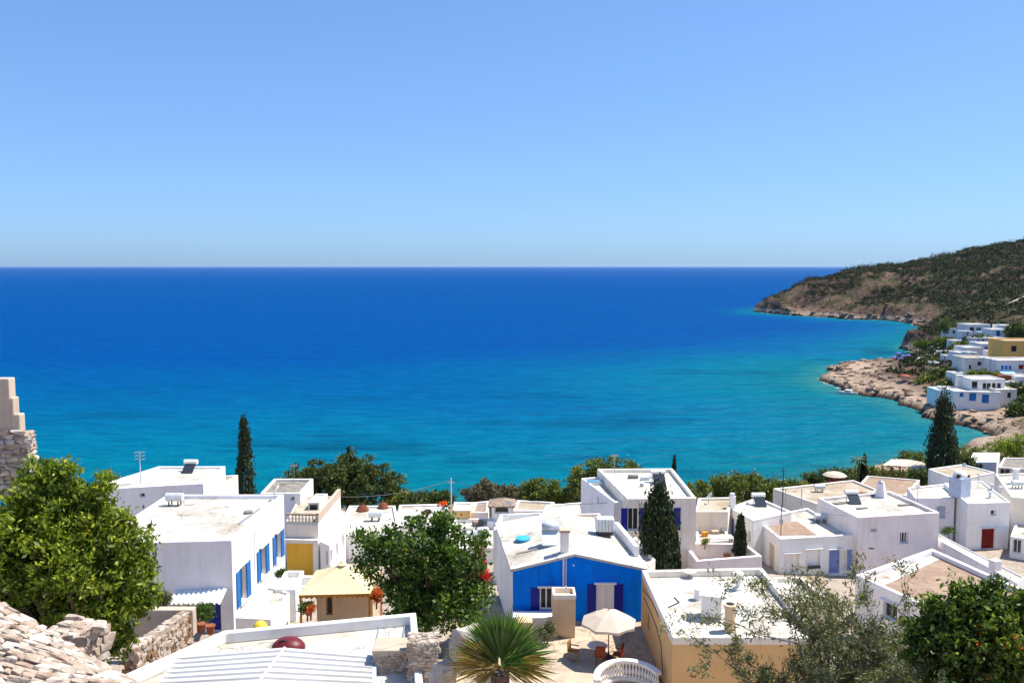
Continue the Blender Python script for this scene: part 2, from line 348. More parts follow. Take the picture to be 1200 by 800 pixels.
def terrain_mat():
    m, t, o = nodes('terrain')
    g = N(t, 'ShaderNodeNewGeometry'); pos = g.outputs['Position']
    sp = N(t, 'ShaderNodeSeparateXYZ'); t.links.new(pos, sp.inputs[0])
    sn = N(t, 'ShaderNodeSeparateXYZ'); t.links.new(g.outputs['True Normal'], sn.inputs[0])
    n1 = noise(t, pos, 0.09, 6, 0.65); n2 = noise(t, pos, 0.7, 5, 0.7); n3 = noise(t, pos, 0.22, 4, 0.6, (1, 1, 5))
    rock = ramp(t, n2, [(0.25, (0.03, 0.022, 0.018)), (0.5, (0.135, 0.088, 0.062)), (0.75, (0.30, 0.215, 0.16))])
    strata = ramp(t, n3, [(0.35, (0.55, 0.5, 0.5)), (0.6, (1.1, 1.05, 1.0))])
    rock = mixc(t, 1.0, rock, strata, 'MULTIPLY')
    earth = ramp(t, n2, [(0.3, (0.018, 0.024, 0.008)), (0.6, (0.046, 0.052, 0.018)), (0.8, (0.12, 0.10, 0.05))])
    # scrub earth away from cliffs and shore
    hs = N(t, 'ShaderNodeMapRange'); hs.inputs[1].default_value = 3.0; hs.inputs[2].default_value = 11.0; t.links.new(sp.outputs[2], hs.inputs[0])
    sl_ = N(t, 'ShaderNodeMapRange'); sl_.inputs[1].default_value = 0.62; sl_.inputs[2].default_value = 0.86; t.links.new(sn.outputs[2], sl_.inputs[0])
    m1 = N(t, 'ShaderNodeMath', operation='MULTIPLY'); t.links.new(hs.outputs[0], m1.inputs[0]); t.links.new(sl_.outputs[0], m1.inputs[1])
    m2 = ramp(t, n1, [(0.40, (0, 0, 0)), (0.55, (1, 1, 1))])
    m3 = N(t, 'ShaderNodeMath', operation='MULTIPLY'); t.links.new(m1.outputs[0], m3.inputs[0]); t.links.new(m2, m3.inputs[1])
    wild = mixc(t, m3.outputs[0], rock, earth)
    # bare pale rock on the low spit
    lo = N(t, 'ShaderNodeMapRange'); lo.inputs[1].default_value = 4.5; lo.inputs[2].default_value = 2.2; t.links.new(sp.outputs[2], lo.inputs[0])
    lo2 = N(t, 'ShaderNodeMapRange'); lo2.inputs[1].default_value = 0.7; lo2.inputs[2].default_value = 1.5; t.links.new(sp.outputs[2], lo2.inputs[0])
    lm = N(t, 'ShaderNodeMath', operation='MULTIPLY'); t.links.new(lo.outputs[0], lm.inputs[0]); t.links.new(lo2.outputs[0], lm.inputs[1])
    pale = ramp(t, n2, [(0.25, (0.13, 0.085, 0.06)), (0.45, (0.36, 0.26, 0.185)), (0.7, (0.54, 0.42, 0.32))])
    wild = mixc(t, lm.outputs[0], wild, pale)
    wet = N(t, 'ShaderNodeMapRange'); wet.inputs[1].default_value = 0.9; wet.inputs[2].default_value = 0.2; t.links.new(sp.outputs[2], wet.inputs[0])
    wild = mixc(t, wet.outputs[0], wild, (0.025, 0.02, 0.017))
    vo = N(t, 'ShaderNodeTexVoronoi'); vo.feature = 'DISTANCE_TO_EDGE'; vo.inputs['Scale'].default_value = 1.5; t.links.new(pos, vo.inputs['Vector'])
    pav = ramp(t, n2, [(0.3, (0.36, 0.285, 0.22)), (0.7, (0.52, 0.43, 0.345))])
    pav = mixc(t, ramp(t, vo.outputs['Distance'], [(0.02, (1, 1, 1)), (0.05, (0, 0, 0))]), pav, (0.44, 0.40, 0.35))
    vm = N(t, 'ShaderNodeMapRange'); vm.inputs[1].default_value = 96; vm.inputs[2].default_value = 112; t.links.new(sp.outputs[1], vm.inputs[0])
    c = mixc(t, vm.outputs[0], pav, wild)
    p = N(t, 'ShaderNodeBsdfPrincipled'); p.inputs['Roughness'].default_value = 0.95; p.inputs['Specular IOR Level'].default_value = 0.15
    t.links.new(c, p.inputs['Base Color'])
    t.links.new(bumpn(t, noise(t, pos, 0.9, 6, 0.7), 0.9, 0.9), p.inputs['Normal'])
    t.links.new(p.outputs[0], o.inputs[0])
terrain_mat()
txs = lines([(-400, -80, 16), (-80, 95, 3), (95, 240, 1.6), (240, 520, 3), (520, 1400, 40)])
tys = lines([(-120, -20, 10), (-20, 120, 3), (120, 345, 1.8), (345, 860, 3.0), (860, 1150, 20)])
terr, _, _ = gridmesh('terrain', txs, tys, height, 'terrain', False)
setting(terr)
def sea_mat():
    m, t, o = nodes('sea_water')
    g = N(t, 'ShaderNodeNewGeometry'); pos = g.outputs['Position']
    at = N(t, 'ShaderNodeAttribute', attribute_name='shore')
    big = noise(t, pos, 0.008, 4, 0.55); mid = noise(t, pos, 0.03, 5, 0.6, (0.45, 1.2, 1))
    w = N(t, 'ShaderNodeMath', operation='MULTIPLY_ADD'); t.links.new(big, w.inputs[0]); w.inputs[1].default_value = 0.5; w.inputs[2].default_value = -0.25
    a = N(t, 'ShaderNodeMath', operation='ADD'); t.links.new(at.outputs['Fac'], a.inputs[0]); t.links.new(w.outputs[0], a.inputs[1]); 
    # shore attribute: 0 at the waterline, 1 at 320 m out
    a2 = N(t, 'ShaderNodeMath', operation='MULTIPLY'); t.links.new(w.outputs[0], a2.inputs[0]); t.links.new(at.outputs['Fac'], a2.inputs[1])
    a3 = N(t, 'ShaderNodeMath', operation='ADD'); t.links.new(at.outputs['Fac'], a3.inputs[0]); t.links.new(a2.outputs[0], a3.inputs[1])
    col = ramp(t, a3.outputs[0], [(0.0, SEA[0]), (0.04, SEA[1]), (0.16, SEA[2]), (0.36, SEA[3]), (0.7, SEA[4]), (1.0, SEA[5])])
    # seagrass patches on the bottom
    sg = ramp(t, mid, [(0.54, (0, 0, 0)), (0.66, (1, 1, 1))])
    near = ramp(t, at.outputs['Fac'], [(0.01, (0, 0, 0)), (0.05, (0.75, 0.75, 0.75)), (0.25, (0.5, 0.5, 0.5)), (0.5, (0.12, 0.12, 0.12))])
    sgm = N(t, 'ShaderNodeMath', operation='MULTIPLY'); t.links.new(sg, sgm.inputs[0]); t.links.new(near, sgm.inputs[1])
    col = mixc(t, sgm.outputs[0], col, (0.0, 0.045, 0.10))
    # foam right at the rocks
    fo = noise(t, pos, 0.35, 4, 0.7)
    fth = N(t, 'ShaderNodeMath', operation='MULTIPLY_ADD'); t.links.new(at.outputs['Fac'], fth.inputs[0]); fth.inputs[1].default_value = -29.0; t.links.new(fo, fth.inputs[2])
    foam = ramp(t, fth.outputs[0], [(0.44, (0, 0, 0)), (0.56, (1, 1, 1))])
    col = mixc(t, foam, col, (0.35, 0.42, 0.44))
    w1 = noise(t, pos, 0.16, 5, 0.6, (0.55, 1.5, 1)); w2 = noise(t, pos, 0.02, 3, 0.5, (0.4, 1.6, 1))
    ad = N(t, 'ShaderNodeMath', operation='MULTIPLY_ADD'); t.links.new(w2, ad.inputs[0]); ad.inputs[1].default_value = 2.5; t.links.new(w1, ad.inputs[2])
    bp = bumpn(t, ad.outputs[0], 1.0, 2.6)
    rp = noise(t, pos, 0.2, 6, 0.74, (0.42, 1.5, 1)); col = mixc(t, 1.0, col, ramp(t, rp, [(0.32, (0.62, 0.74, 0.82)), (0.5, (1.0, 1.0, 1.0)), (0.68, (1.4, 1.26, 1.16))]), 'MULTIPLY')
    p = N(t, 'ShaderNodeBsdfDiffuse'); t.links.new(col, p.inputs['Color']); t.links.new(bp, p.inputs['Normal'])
    gl = N(t, 'ShaderNodeBsdfGlossy'); gl.inputs['Roughness'].default_value = 0.42; gl.inputs['Color'].default_value = (0.8, 0.92, 1.0, 1); t.links.new(bp, gl.inputs['Normal'])
    mx = N(t, 'ShaderNodeMixShader'); lw = N(t, 'ShaderNodeLayerWeight'); lw.inputs['Blend'].default_value = 0.5
    fr = N(t, 'ShaderNodeMapRange'); fr.interpolation_type = 'SMOOTHSTEP'; t.links.new(lw.outputs['Facing'], fr.inputs[0])
    for i_, v_ in ((1, 0.978), (2, 1.003), (3, 0.006), (4, 0.02)): fr.inputs[i_].default_value = v_
    t.links.new(fr.outputs[0], mx.inputs[0])
    t.links.new(p.outputs[0], mx.inputs[1]); t.links.new(gl.outputs[0], mx.inputs[2]); t.links.new(mx.outputs[0], o.inputs[0])
SEA = [(0.02, 0.14, 0.145), (0.0, 0.112, 0.16), (0.0, 0.106, 0.192), (0.0, 0.076, 0.20), (0.0, 0.057, 0.205), (0.0, 0.052, 0.205)]
sea_mat()
geo = np.array([1.0])
far = lambda a, k: list(a + np.cumsum(30 * 1.32 ** np.arange(k)))
sxs = np.array(sorted([-v for v in far(420, 24)]) + list(np.arange(-420, 120, 12)) + list(np.arange(120, 300, 4)) + list(np.arange(300, 420, 12)) + far(420, 24))
sys_ = np.array([-400, 0, 60, 100] + list(np.arange(120, 440, 4)) + list(np.arange(440, 880, 8)) + far(880, 26))
seao, SX, SY = gridmesh('sea', sxs, sys_, lambda x, y: 0 * x, 'sea_water')
at = seao.data.attributes.new('shore', 'FLOAT', 'POINT')
at.data.foreach_set('value', np.clip(-sdist(SX, SY) / 320.0 * (1 + np.clip((SY - 330) / 90.0, 0, 5)), 0, 1).astype(np.float32))
setting(seao)
# ---------------------------------------------------------------- buildings
def inset(poly, t):
    n = len(poly); out = []
    for i in range(n):
        a, b, c = Vector(poly[i - 1][:2]), Vector(poly[i][:2]), Vector(poly[(i + 1) % n][:2])
        d1 = (b - a).normalized(); d2 = (c - b).normalized()
        n1 = Vector((-d1.y, d1.x)); n2 = Vector((-d2.y, d2.x))
        k = 1 + n1.dot(n2); out.append(b + (n1 + n2) * (t / max(k, 0.2)))
    return out
class House:
    def __init__(s, name, label, poly, zt, zb, wall='whitewash', roof='roof_white', par=0.3, pt=0.25, cat='house', parm=None, group=None):
        s.poly = []
        for q in poly:
            if len(q) == 2: w = P(q[0], q[1], z=zt); s.poly.append(Vector((w.x, w.y)))
            else: s.poly.append(Vector((q[1], q[2])))
        s.zt, s.zb, s.wall, s.roof, s.par, s.pt, s.parm = zt, zb, wall, roof, par, pt, parm or wall
        c = sum(s.poly, Vector((0, 0))) / len(s.poly)
        s.c = c; s.root = root(name, label, cat, (c.x, c.y, zb), group); s.op = []
    def face(s, i):
        a = s.poly[i]; b = s.poly[(i + 1) % len(s.poly)]; d = b - a; L = d.length; d = d / L
        return a, b, Vector((d.x, d.y, 0)), Vector((d.y, -d.x, 0)), L
    def hit(s, i, px, py):
        a, b, d, n, L = s.face(i)
        r = Vector(((px - 600) / 1000.0, 0, 0)) + FW + UP * ((400 - py) / 1000.0)
        o = Vector((0, 0, CAMZ)); A = Vector((a.x, a.y, 0))
        t = (A - o).dot(n) / r.dot(n); p = o + r * t
        return (p - A).dot(d), p.z
    def win(s, i, px, py, w, h, panel='glass', frame='white_paint', shut=None, sw=0.45, sill=True, bars=1, depth=0.24, handle=False, name='window', shl=True, shr=True, hood=False):
        u, z = s.hit(i, px, py); return s.winuv(i, u, z, w, h, panel, frame, shut, sw, sill, bars, depth, handle, name, shl, shr, hood)
    def winuv(s, i, u, z, w, h, panel='glass', frame='white_paint', shut=None, sw=0.45, sill=True, bars=1, depth=0.24, handle=False, name='window', shl=True, shr=True, hood=False):
        L = s.face(i)[4]; u = min(max(u, w / 2 + 0.05), L - w / 2 - 0.05)
        z0 = max(z - h / 2, s.zb + 0.02); z1 = min(z + h / 2, s.zt - s.par - 0.05)
        s.op.append((i, u - w / 2, u + w / 2, z0, z1, dict(panel=panel, frame=frame, shut=shut, sw=sw, sill=sill, bars=bars, depth=depth, handle=handle, name=name, shl=shl, shr=shr, hood=hood)))
    def build(s, roof_extra=None):
        n = len(s.poly); zw = s.zt - s.par; mb = MB()
        for i in range(n):
            a, b, d, nn, L = s.face(i); A = Vector((a.x, a.y, 0))
            ops = [o for o in s.op if o[0] == i]
            us = sorted({0.0, L} | {o[1] for o in ops} | {o[2] for o in ops}); vs = sorted({s.zb, zw} | {o[3] for o in ops} | {o[4] for o in ops})
            pt = lambda u, z, dep=0: A + d * u - nn * dep + Vector((0, 0, z))
            for k in range(len(us) - 1):
                for m in range(len(vs) - 1):
                    cu, cv = (us[k] + us[k + 1]) / 2, (vs[m] + vs[m + 1]) / 2
                    if any(o[1] < cu < o[2] and o[3] < cv < o[4] for o in ops): continue
                    mb.quad(pt(us[k], vs[m]), pt(us[k + 1], vs[m]), pt(us[k + 1], vs[m + 1]), pt(us[k], vs[m + 1]))
            for (_, u0, u1, z0, z1, k) in ops:
                dp = k['depth']
                mb.quad(pt(u0, z0), pt(u1, z0), pt(u1, z0, dp), pt(u0, z0, dp)); mb.quad(pt(u0, z1, dp), pt(u1, z1, dp), pt(u1, z1), pt(u0, z1))
                mb.quad(pt(u0, z0), pt(u0, z0, dp), pt(u0, z1, dp), pt(u0, z1)); mb.quad(pt(u1, z0, dp), pt(u1, z0), pt(u1, z1), pt(u1, z1, dp))
        mb.build('wall', s.wall, s.root)
        if s.par > 0:
            out = [Vector(p) for p in inset(s.poly, -0.012)]; inn = inset(s.poly, s.pt); m2 = MB()
            z0, z1 = zw - 0.02, s.zt
            v = [(p.x, p.y, z0) for p in out] + [(p.x, p.y, z1) for p in out] + [(p.x, p.y, z1) for p in inn] + [(p.x, p.y, z0) for p in inn]
            f = []
            for i in range(n):
                j = (i + 1) % n
                f += [(i, j, n + j, n + i), (n + i, n + j, 2 * n + j, 2 * n + i), (2 * n + i, 2 * n + j, 3 * n + j, 3 * n + i), (3 * n + i, 3 * n + j, j, i)]
            m2.add(v, f); m2.build('parapet', s.parm, s.root, bevel=0.05)
            MB().prism(inset(s.poly, s.pt - 0.05), zw - 0.15, zw).build('roof', s.roof, s.root)
        else:
            MB().prism(inset(s.poly, -0.15), zw, zw + 0.14).build('roof', s.roof, s.root)
        for (i, u0, u1, z0, z1, k) in s.op:
            a, b, d, nn, L = s.face(i); A = Vector((a.x, a.y, 0)); rz = math.atan2(d.y, d.x); dp = k['depth']
            pt = lambda u, z, dep=0: A + d * u - nn * dep + Vector((0, 0, z))
            w, h = u1 - u0, z1 - z0; um, zm = (u0 + u1) / 2, (z0 + z1) / 2; fw = 0.07
            if k['name'] == 'door':
                D = MB().box(pt(um, zm, dp - 0.02), (w, 0.05, h), rz)
                for q in (-1, 1): D.box(pt(um + q * w * 0.24, zm + h * 0.2, dp - 0.05), (w * 0.34, 0.03, h * 0.4), rz).box(pt(um + q * w * 0.24, zm - h * 0.26, dp - 0.05), (w * 0.34, 0.03, h * 0.3), rz)
                dr = D.build('door', k['panel'], s.root)
                MB().box(pt(u1 - 0.16, zm, dp - 0.09), (0.05, 0.06, 0.14), rz).build('handle', 'metal_dark', dr)
            else:
                F = MB()
                F.box(pt(um, z1 - fw / 2, dp - 0.04), (w, 0.08, fw), rz).box(pt(um, z0 + fw / 2, dp - 0.04), (w, 0.08, fw), rz)
                F.box(pt(u0 + fw / 2, zm, dp - 0.041), (fw, 0.08, h - 2 * fw), rz).box(pt(u1 - fw / 2, zm, dp - 0.041), (fw, 0.08, h - 2 * fw), rz)
                for q in range(k['bars']):
                    F.box(pt(u0 + w * (q + 1) / (k['bars'] + 1), zm, dp - 0.042), (0.05, 0.07, h - 2 * fw), rz)
                fo = F.build(k['name'], k['frame'], s.root)
                MB().box(pt(um, zm, dp + 0.01), (w - 0.01, 0.03, h - 0.01), rz).build('pane', k['panel'], fo)
                if k['sill']: MB().box(pt(um, z0 - 0.04, -0.03), (w + 0.2, 0.14, 0.07), rz).build('sill', 'white_paint', fo)
            if k['hood']: MB().box(pt(um, z1 + 0.12, -0.09), (w + 0.3, 0.22, 0.07), rz).build('lintel', s.wall, s.root)
            if k['shut']:
                for sg, ue, on in ((-1, u0, k['shl']), (1, u1, k['shr'])):
                    if not on: continue
                    sw = k['sw']; cu = ue + sg * (sw / 2 + 0.02); sh = MB()
                    sh.box(pt(cu - sw / 2 + 0.03, zm, -0.045), (0.06, 0.05, h + 0.06), rz).box(pt(cu + sw / 2 - 0.03, zm, -0.045), (0.06, 0.05, h + 0.06), rz)
                    ns = max(4, int(h / 0.16))
                    for q in range(ns): sh.box(pt(cu, z0 + (q + 0.5) * h / ns, -0.04), (sw - 0.12, 0.03, h / ns * 0.8), rz)
                    sh.box(pt(cu, zm, -0.02), (sw - 0.04, 0.015, h), rz)
                    sh.build('shutter', k['shut'], s.root)
        return s
    def zroof(s): return s.zt - s.par
def roofpt(h, px, py): return P(px, py, z=h.zroof())
# --- left white house
A = House('flat_roofed_house', 'white flat-roofed house with bright blue shutters down its sunlit side', [(107, 637), (271, 632.5), (332.5, 579), (196, 579)], 24.5, 18.4, 'whitewash_cool', par=0.25)
A.win(1, 285, 684, 1.0, 2.1, 'dark_opening', 'white_paint', 'blue_paint', 0.62, sill=True, bars=1)
A.win(1, 308, 658, 1.0, 1.9, 'dark_opening', 'white_paint', 'blue_paint', 0.6, hood=True)
A.win(1, 326, 640, 1.1, 1.9, 'dark_opening', 'white_paint', 'blue_paint', 0.6, hood=True)
A.win(0, 251, 722, 0.75, 1.7, 'navy_paint', name='door', sill=False)
A.build()
zr = A.zroof()
MB().slab([P(280, 612, z=zr + .05), P(281, 613.5, z=zr + .05), P(306, 595, z=zr + .05), P(305, 594, z=zr + .05)], .05).build('drain_channel', 'metal_grey', A.root)
MB().lathe(P(291, 601, z=zr), [(0.28, 0), (0.3, 0.12), (0.22, 0.16)], 12).build('roof_vent', 'roof_grey', A.root)
MB().tube([P(297, 620.5, Y=P(297, 620, z=24.2).y) + Vector((0.06, 0, 0)), P(297, 668, Y=P(297, 620, z=24.2).y) + Vector((0.06, 0, 0))], 0.035).build('drainpipe', 'white_paint', A.root)
# corrugated awning over its door
aw = root('corrugated_awning', 'white corrugated awning above the navy door of the blue-shuttered house', 'awning', P(230, 700, Y=47))
yA = A.poly[1].y - 0.05
for k in range(11):
    x0 = P(203 + k * 5.5, 690, Y=46.8).x; x1 = P(203 + (k + 1) * 5.5, 690, Y=46.8).x; zt_ = P(230, 688, Y=yA).z
    m = MB(); pr = []
    for q in range(7):
        w = q / 6; pr.append((x0 + (x1 - x0) * w, 0.055 * math.sin(w * 2 * math.pi)))
    for q in range(6):
        (xa, za), (xb, zb_) = pr[q], pr[q + 1]
        m.quad((xa, yA - 1.3, zt_ - 0.42 + za), (xb, yA - 1.3, zt_ - 0.42 + zb_), (xb, yA, zt_ + zb_), (xa, yA, zt_ + za))
    m.build('corrugated_sheet', 'white_paint', aw)
for px in (205, 262):
    x = P(px, 700, Y=46.5).x
    MB().tube([(x, yA - 1.25, zt_ - .5), (x, yA, zt_ - 1.1)], .03).build('bracket', 'metal_grey', aw)
# terrace canopy slab and stair block beside the blue-shuttered wall
T = House('terrace_annex', 'low white terrace roof against the blue-shuttered wall', [(276, 723), (317, 725), (339, 694), (313, 686)], 20.9, 18.6, 'whitewash', par=0.12, pt=0.12, cat='annex'); T.build()
B_ = House('stair_landing', 'stepped white stair landing carrying a potted plant', [(322, 690), (346, 690), (356, 668), (334, 668)], 21.0, 18.6, 'whitewash', par=0.35, pt=0.2, cat='stairs')
B_.build()
for k in range(5):
    p = P(350, 690, Y=50 + k * .35); MB().box((p.x + 0.3 * k - .6, 50.2 + k * .35, 18.7 + k * 0.42), (0.9, 0.34, 0.45 + k * .1)).build('step', 'whitewash', B_.root)
# --- houses behind the left house
B1 = House('flat_roofed_house', 'white roof with a tall aerial, behind the blue-shuttered house', [(96, 574), (238, 566), (264, 546), (186, 546)], 21.5, 14.5, 'whitewash_cool', par=0.2); B1.win(0, 167, 580, 0.4, 0.35, 'dark_opening', sill=False, bars=0); B1.build()
B2 = House('flat_roofed_house', 'low cream-roofed house beside the tall thin cypress', [(180, 586), (243, 583), (279, 556), (217, 560)], 20.2, 14.5, 'whitewash_cream', 'roof_cream', par=0.15); B2.build()
an = root('television_aerial', 'tall thin television aerial on the white roof behind the blue shutters', 'aerial', P(165, 566, z=21.3))
b0 = P(165, 566, z=21.3); h_ = P(165, 529, Y=b0.y).z
MB().tube([b0, (b0.x, b0.y, h_)], .045).build('mast', 'metal_pale', an)
for k, dz in enumerate((0.05, 0.35, 0.65)): MB().box((b0.x, b0.y, h_ - dz), (0.9 - .1 * k, 0.05, 0.05), .2).box((b0.x - .3, b0.y, h_ - dz), (.04, .5, .04)).box((b0.x + .3, b0.y, h_ - dz), (.04, .5, .04)).build('antenna_element', 'metal_grey', an)
# --- ochre house with roof terrace
D2 = House('terrace_house', 'ochre and white house with a balustraded roof terrace', [(335, 611), (373, 612), (399, 581), (351, 581)], 21.4, 16.2, 'whitewash', 'roof_cream', par=0.12, pt=0.12, parm='whitewash_cream')
D2.build()
def facebox(h, i, u0, u1, z0, z1, d0, d1, name, m, par):
    a, b, d, nn, L = h.face(i); A_ = Vector((a.x, a.y, 0)); rz = math.atan2(d.y, d.x)
    c = A_ + d * ((u0 + u1) / 2) + nn * ((d0 + d1) / 2) + Vector((0, 0, (z0 + z1) / 2))
    return MB().box(c, (u1 - u0, abs(d1 - d0), z1 - z0), rz).build(name, m, par)
L0 = D2.face(0)[4]
facebox(D2, 0, -0.1, L0 + .1, 19.98, 20.25, 0.0, 0.55, 'balcony_slab', 'whitewash_cream', D2.root)
facebox(D2, 0, 0, L0, 20.26, 21.27, 0.005, 0.05, 'cream_band', 'whitewash_cream', D2.root); facebox(D2, 0, 0.02, L0 - .36, 16.2, 19.97, 0.004, 0.04, 'ochre_front', 'ochre', D2.root)
facebox(D2, 0, L0 - .35, L0 + .05, 16.2, 19.97, 0.005, 0.30, 'pilaster', 'whitewash', D2.root)
u, z = D2.hit(0, 344, 655)
def baluster(mb, c, h, r=0.07): mb.lathe(c, [(r * .9, 0), (r * .9, h * .08), (r * .5, h * .14), (r * 1.1, h * .38), (r * .45, h * .72), (r * .8, h * .92), (r * .8, h)], 8)
a, b, d, nn, L = D2.face(0)
for k in range(9):
    p = Vector((a.x, a.y, 21.4)) + d * (0.2 + k * (L - .4) / 8) - nn * 0.12
    m = MB(); baluster(m, p, 0.5, .085); m.build('baluster', 'whitewash_cream', D2.root)
facebox(D2, 0, 0, L, 21.9, 22.0, -0.24, 0.0, 'handrail', 'tile_pale', D2.root)
a, b, d, nn, L = D2.face(1)
facebox(D2, 1, 0, L, 21.4, 22.0, -0.22, 0.02, 'terrace_parapet', 'plaster_old', D2.root)
D1 = House('roof_cabin', 'small white cabin with a grey stone roof on the terrace house', [(305, 577.5), (352, 577.5), (367, 560.5), (321, 560.5)], 22.2, 16.5, 'whitewash', 'roof_grey', par=0.18, pt=0.2, cat='house')
D1.win(0, 343, 584, .3, .3, 'dark_opening', sill=False, bars=0); D1.build()
D4 = House('roof_room', 'low white room with a dark doorway on the ochre house terrace', [(361, 588), (374, 588), (384, 578), (370, 578)], 21.9, 18, 'whitewash', par=0.1, pt=.15, cat='house'); D4.win(0, 367.5, 598, 0.62, 1.05, 'dark_opening', sill=False, bars=0, name='door'); D4.build()
D3 = House('side_annex', 'narrow white annex with slit windows on the ochre house', [(375, 634), (386, 639), (409, 601), (399, 597)], 20.2, 16, 'whitewash', par=0.1, pt=.15, cat='annex')
for px, py in ((388, 652), (395, 644), (402, 634)): D3.win(1, px, py, .6, 1.0, 'dark_opening', bars=1)
D3.build()
# --- gazebo
zc = 22.2
g0, g1, g2 = P(350, 697, z=zc), P(434, 695, z=zc), P(448, 666, z=zc); g3 = g0 + g2 - g1; gc = (g0 + g2) / 2
gz = root('garden_gazebo', 'cream canopy gazebo with scalloped orange edge and wooden posts', 'gazebo', (gc.x, gc.y, 19.2))
pk = gc + Vector((0, 0, 1.05)); cs = [g0, g1, g2, g3]
for i in range(4):
    p, q = cs[i], cs[(i + 1) % 4]; mid = (p + q) / 2
    for e0, e1 in ((p, mid), (mid, q)):
        m = MB(); n = 4
        for r_ in range(n):
            t0, t1 = r_ / n, (r_ + 1) / n; sag = lambda t: -0.35 * math.sin(math.pi * t) * 0.15
            f_ = lambda e, t: e.lerp(pk, t) + Vector((0, 0, sag(t)))
            if t1 < 1: m.quad(f_(e0, t0), f_(e1, t0), f_(e1, t1), f_(e0, t1))
            else: m.quad(f_(e0, t0), f_(e1, t0), pk)
        m.build('canopy_panel', 'canvas_cream', gz)
    m = MB(); nsc = 14
    for k in range(nsc):
        e0, e1 = p.lerp(q, k / nsc), p.lerp(q, (k + 1) / nsc); em = (e0 + e1) / 2
        m.quad(e0, e0 - Vector((0, 0, .12)), em - Vector((0, 0, .24)), e1 - Vector((0, 0, .12)), e1)
    m.build('scalloped_valance', 'wood_orange', gz)
    MB().tube([(p.x * .96 + gc.x * .04, p.y * .96 + gc.y * .04, 19.2), (p.x * .96 + gc.x * .04, p.y * .96 + gc.y * .04, zc)], .07).build('post', 'wood_orange', gz)
MB().lathe(pk - Vector((0, 0, .05)), [(0.3, 0), (0.12, .1), (0.05, .2)], 10).build('finial', 'canvas_cream', gz)
cb = House('garden_cabin', 'small beige cabin with a narrow dark window under the gazebo', [('w', g0.x + .7, g0.y + 1.3), ('w', g1.x - .1, g1.y + 1.3), ('w', g1.x - .1, g1.y + 3), ('w', g0.x + .7, g0.y + 3)], 21.9, 19, 'tan_light', par=0.05, pt=.06, cat='cabin')
cb.win(0, 386, 708, .35, 1.2, 'dark_opening', 'wood', bars=0, sill=False); cb.build()
# --- foreground white building with the corrugated roof
zC = 27.8
C = House('white_building', 'broad white building with a parapet roof and a stone pillar', [('w', -13.2, 22.2), ('w', -2.4, 22.6), (487, 717), (262, 738)], zC, 21.5, 'whitewash', par=0.38, pt=0.22, cat='building'); C.build()
zf = zC - 0.38
def crug(name, c0, c1, c2, c3, nrib, label):
    """ribbed sheets: c0 front-left, c1 front-right, c2 back-right, c3 back-left"""
    m = MB()
    for k in range(nrib):
        for (ta, ha), (tb, hb) in (((0, 0), (.25, 0)), ((.25, 0), (.33, .055)), ((.33, .055), (.8, .055)), ((.8, .055), (1, 0))):
            t0, t1 = (k + ta) / nrib, (k + tb) / nrib
            l0, l1, r0, r1 = c0.lerp(c3, t0), c0.lerp(c3, t1), c1.lerp(c2, t0), c1.lerp(c2, t1)
            m.quad(l0 + Vector((0, 0, ha)), r0 + Vector((0, 0, ha)), r1 + Vector((0, 0, hb)), l1 + Vector((0, 0, hb)))
    return m.build(name, 'corrugated', None)
def PZ(px, py, dz): return P(px, py, z=zf + dz)
cr = root('corrugated_roof', 'white ribbed metal roof sheets above the white parapet building', 'roof', PZ(300, 780, 0.0))
s1 = crug('roof_sheet', PZ(150, 850, .25), PZ(262, 850, .5), PZ(333, 759, .5), PZ(210, 769, .25), 13, ''); s2 = crug('roof_sheet', PZ(265, 850, .49), PZ(436, 850, .25), PZ(437, 768, .25), PZ(334, 759, .49), 13, '')
for s_ in (s1, s2): s_.parent = cr; s_.matrix_parent_inverse = Matrix.Translation(-Vector(cr.location))
MB().tube([PZ(263.5, 850, .56), PZ(333.5, 758.5, .56)], .05).build('ridge_cap', 'corrugated', cr)
MB().slab([PZ(150, 852, .27), PZ(158, 852, .27), PZ(214, 769, .27), PZ(207, 769, .27)], .2).build('verge_trim', 'white_paint', cr)
MB().slab([PZ(436, 850, .29), PZ(441, 850, .29), PZ(441, 768, .29), PZ(436, 768, .29)], .25).build('gutter', 'grey_blue', cr)
def seam(px0, py0, px1, py1): MB().tube([PZ(px0, py0, .02), PZ(px1, py1, .02)], .03).build('roof_seam', 'metal_grey', C.root)
seam(447, 721, 438, 764); seam(476, 720, 472, 746)
# stones (shared meshes)
def stone_mesh(seed, mname):
    r = rng(seed); bm = bmesh.new()
    for _ in range(15):
        p = r.uniform(-1, 1, 3); p = p / np.max(np.abs(p)) * (0.5 - 0.12 * r.random()); bm.verts.new(p)
    for q in [(x, y, z) for x in (-.42, .42) for y in (-.42, .42) for z in (-.4, .4)]:
        if r.random() < .6: bm.verts.new(np.array(q) * r.uniform(.8, 1.05, 3))
    out = bmesh.ops.convex_hull(bm, input=bm.verts)
    bmesh.ops.delete(bm, geom=list(set(e for e in out['geom_interior'] if isinstance(e, bmesh.types.BMVert))), context='VERTS')
    me = bpy.data.meshes.new('stone'); bm.to_mesh(me); bm.free(); me.materials.append(MATS[mname]); return me
SM = [stone_mesh(k, m) for k, m in enumerate(['stone_pale', 'stone_white', 'stone_pink', 'stone_pale', 'stone_white', 'stone_pink', 'stone_pale', 'stone_white'])]
SB = [stone_mesh(40 + k, m) for k, m in enumerate(['stone_brown', 'stone_pink', 'stone_pale', 'stone_brown', 'stone_pale'])]
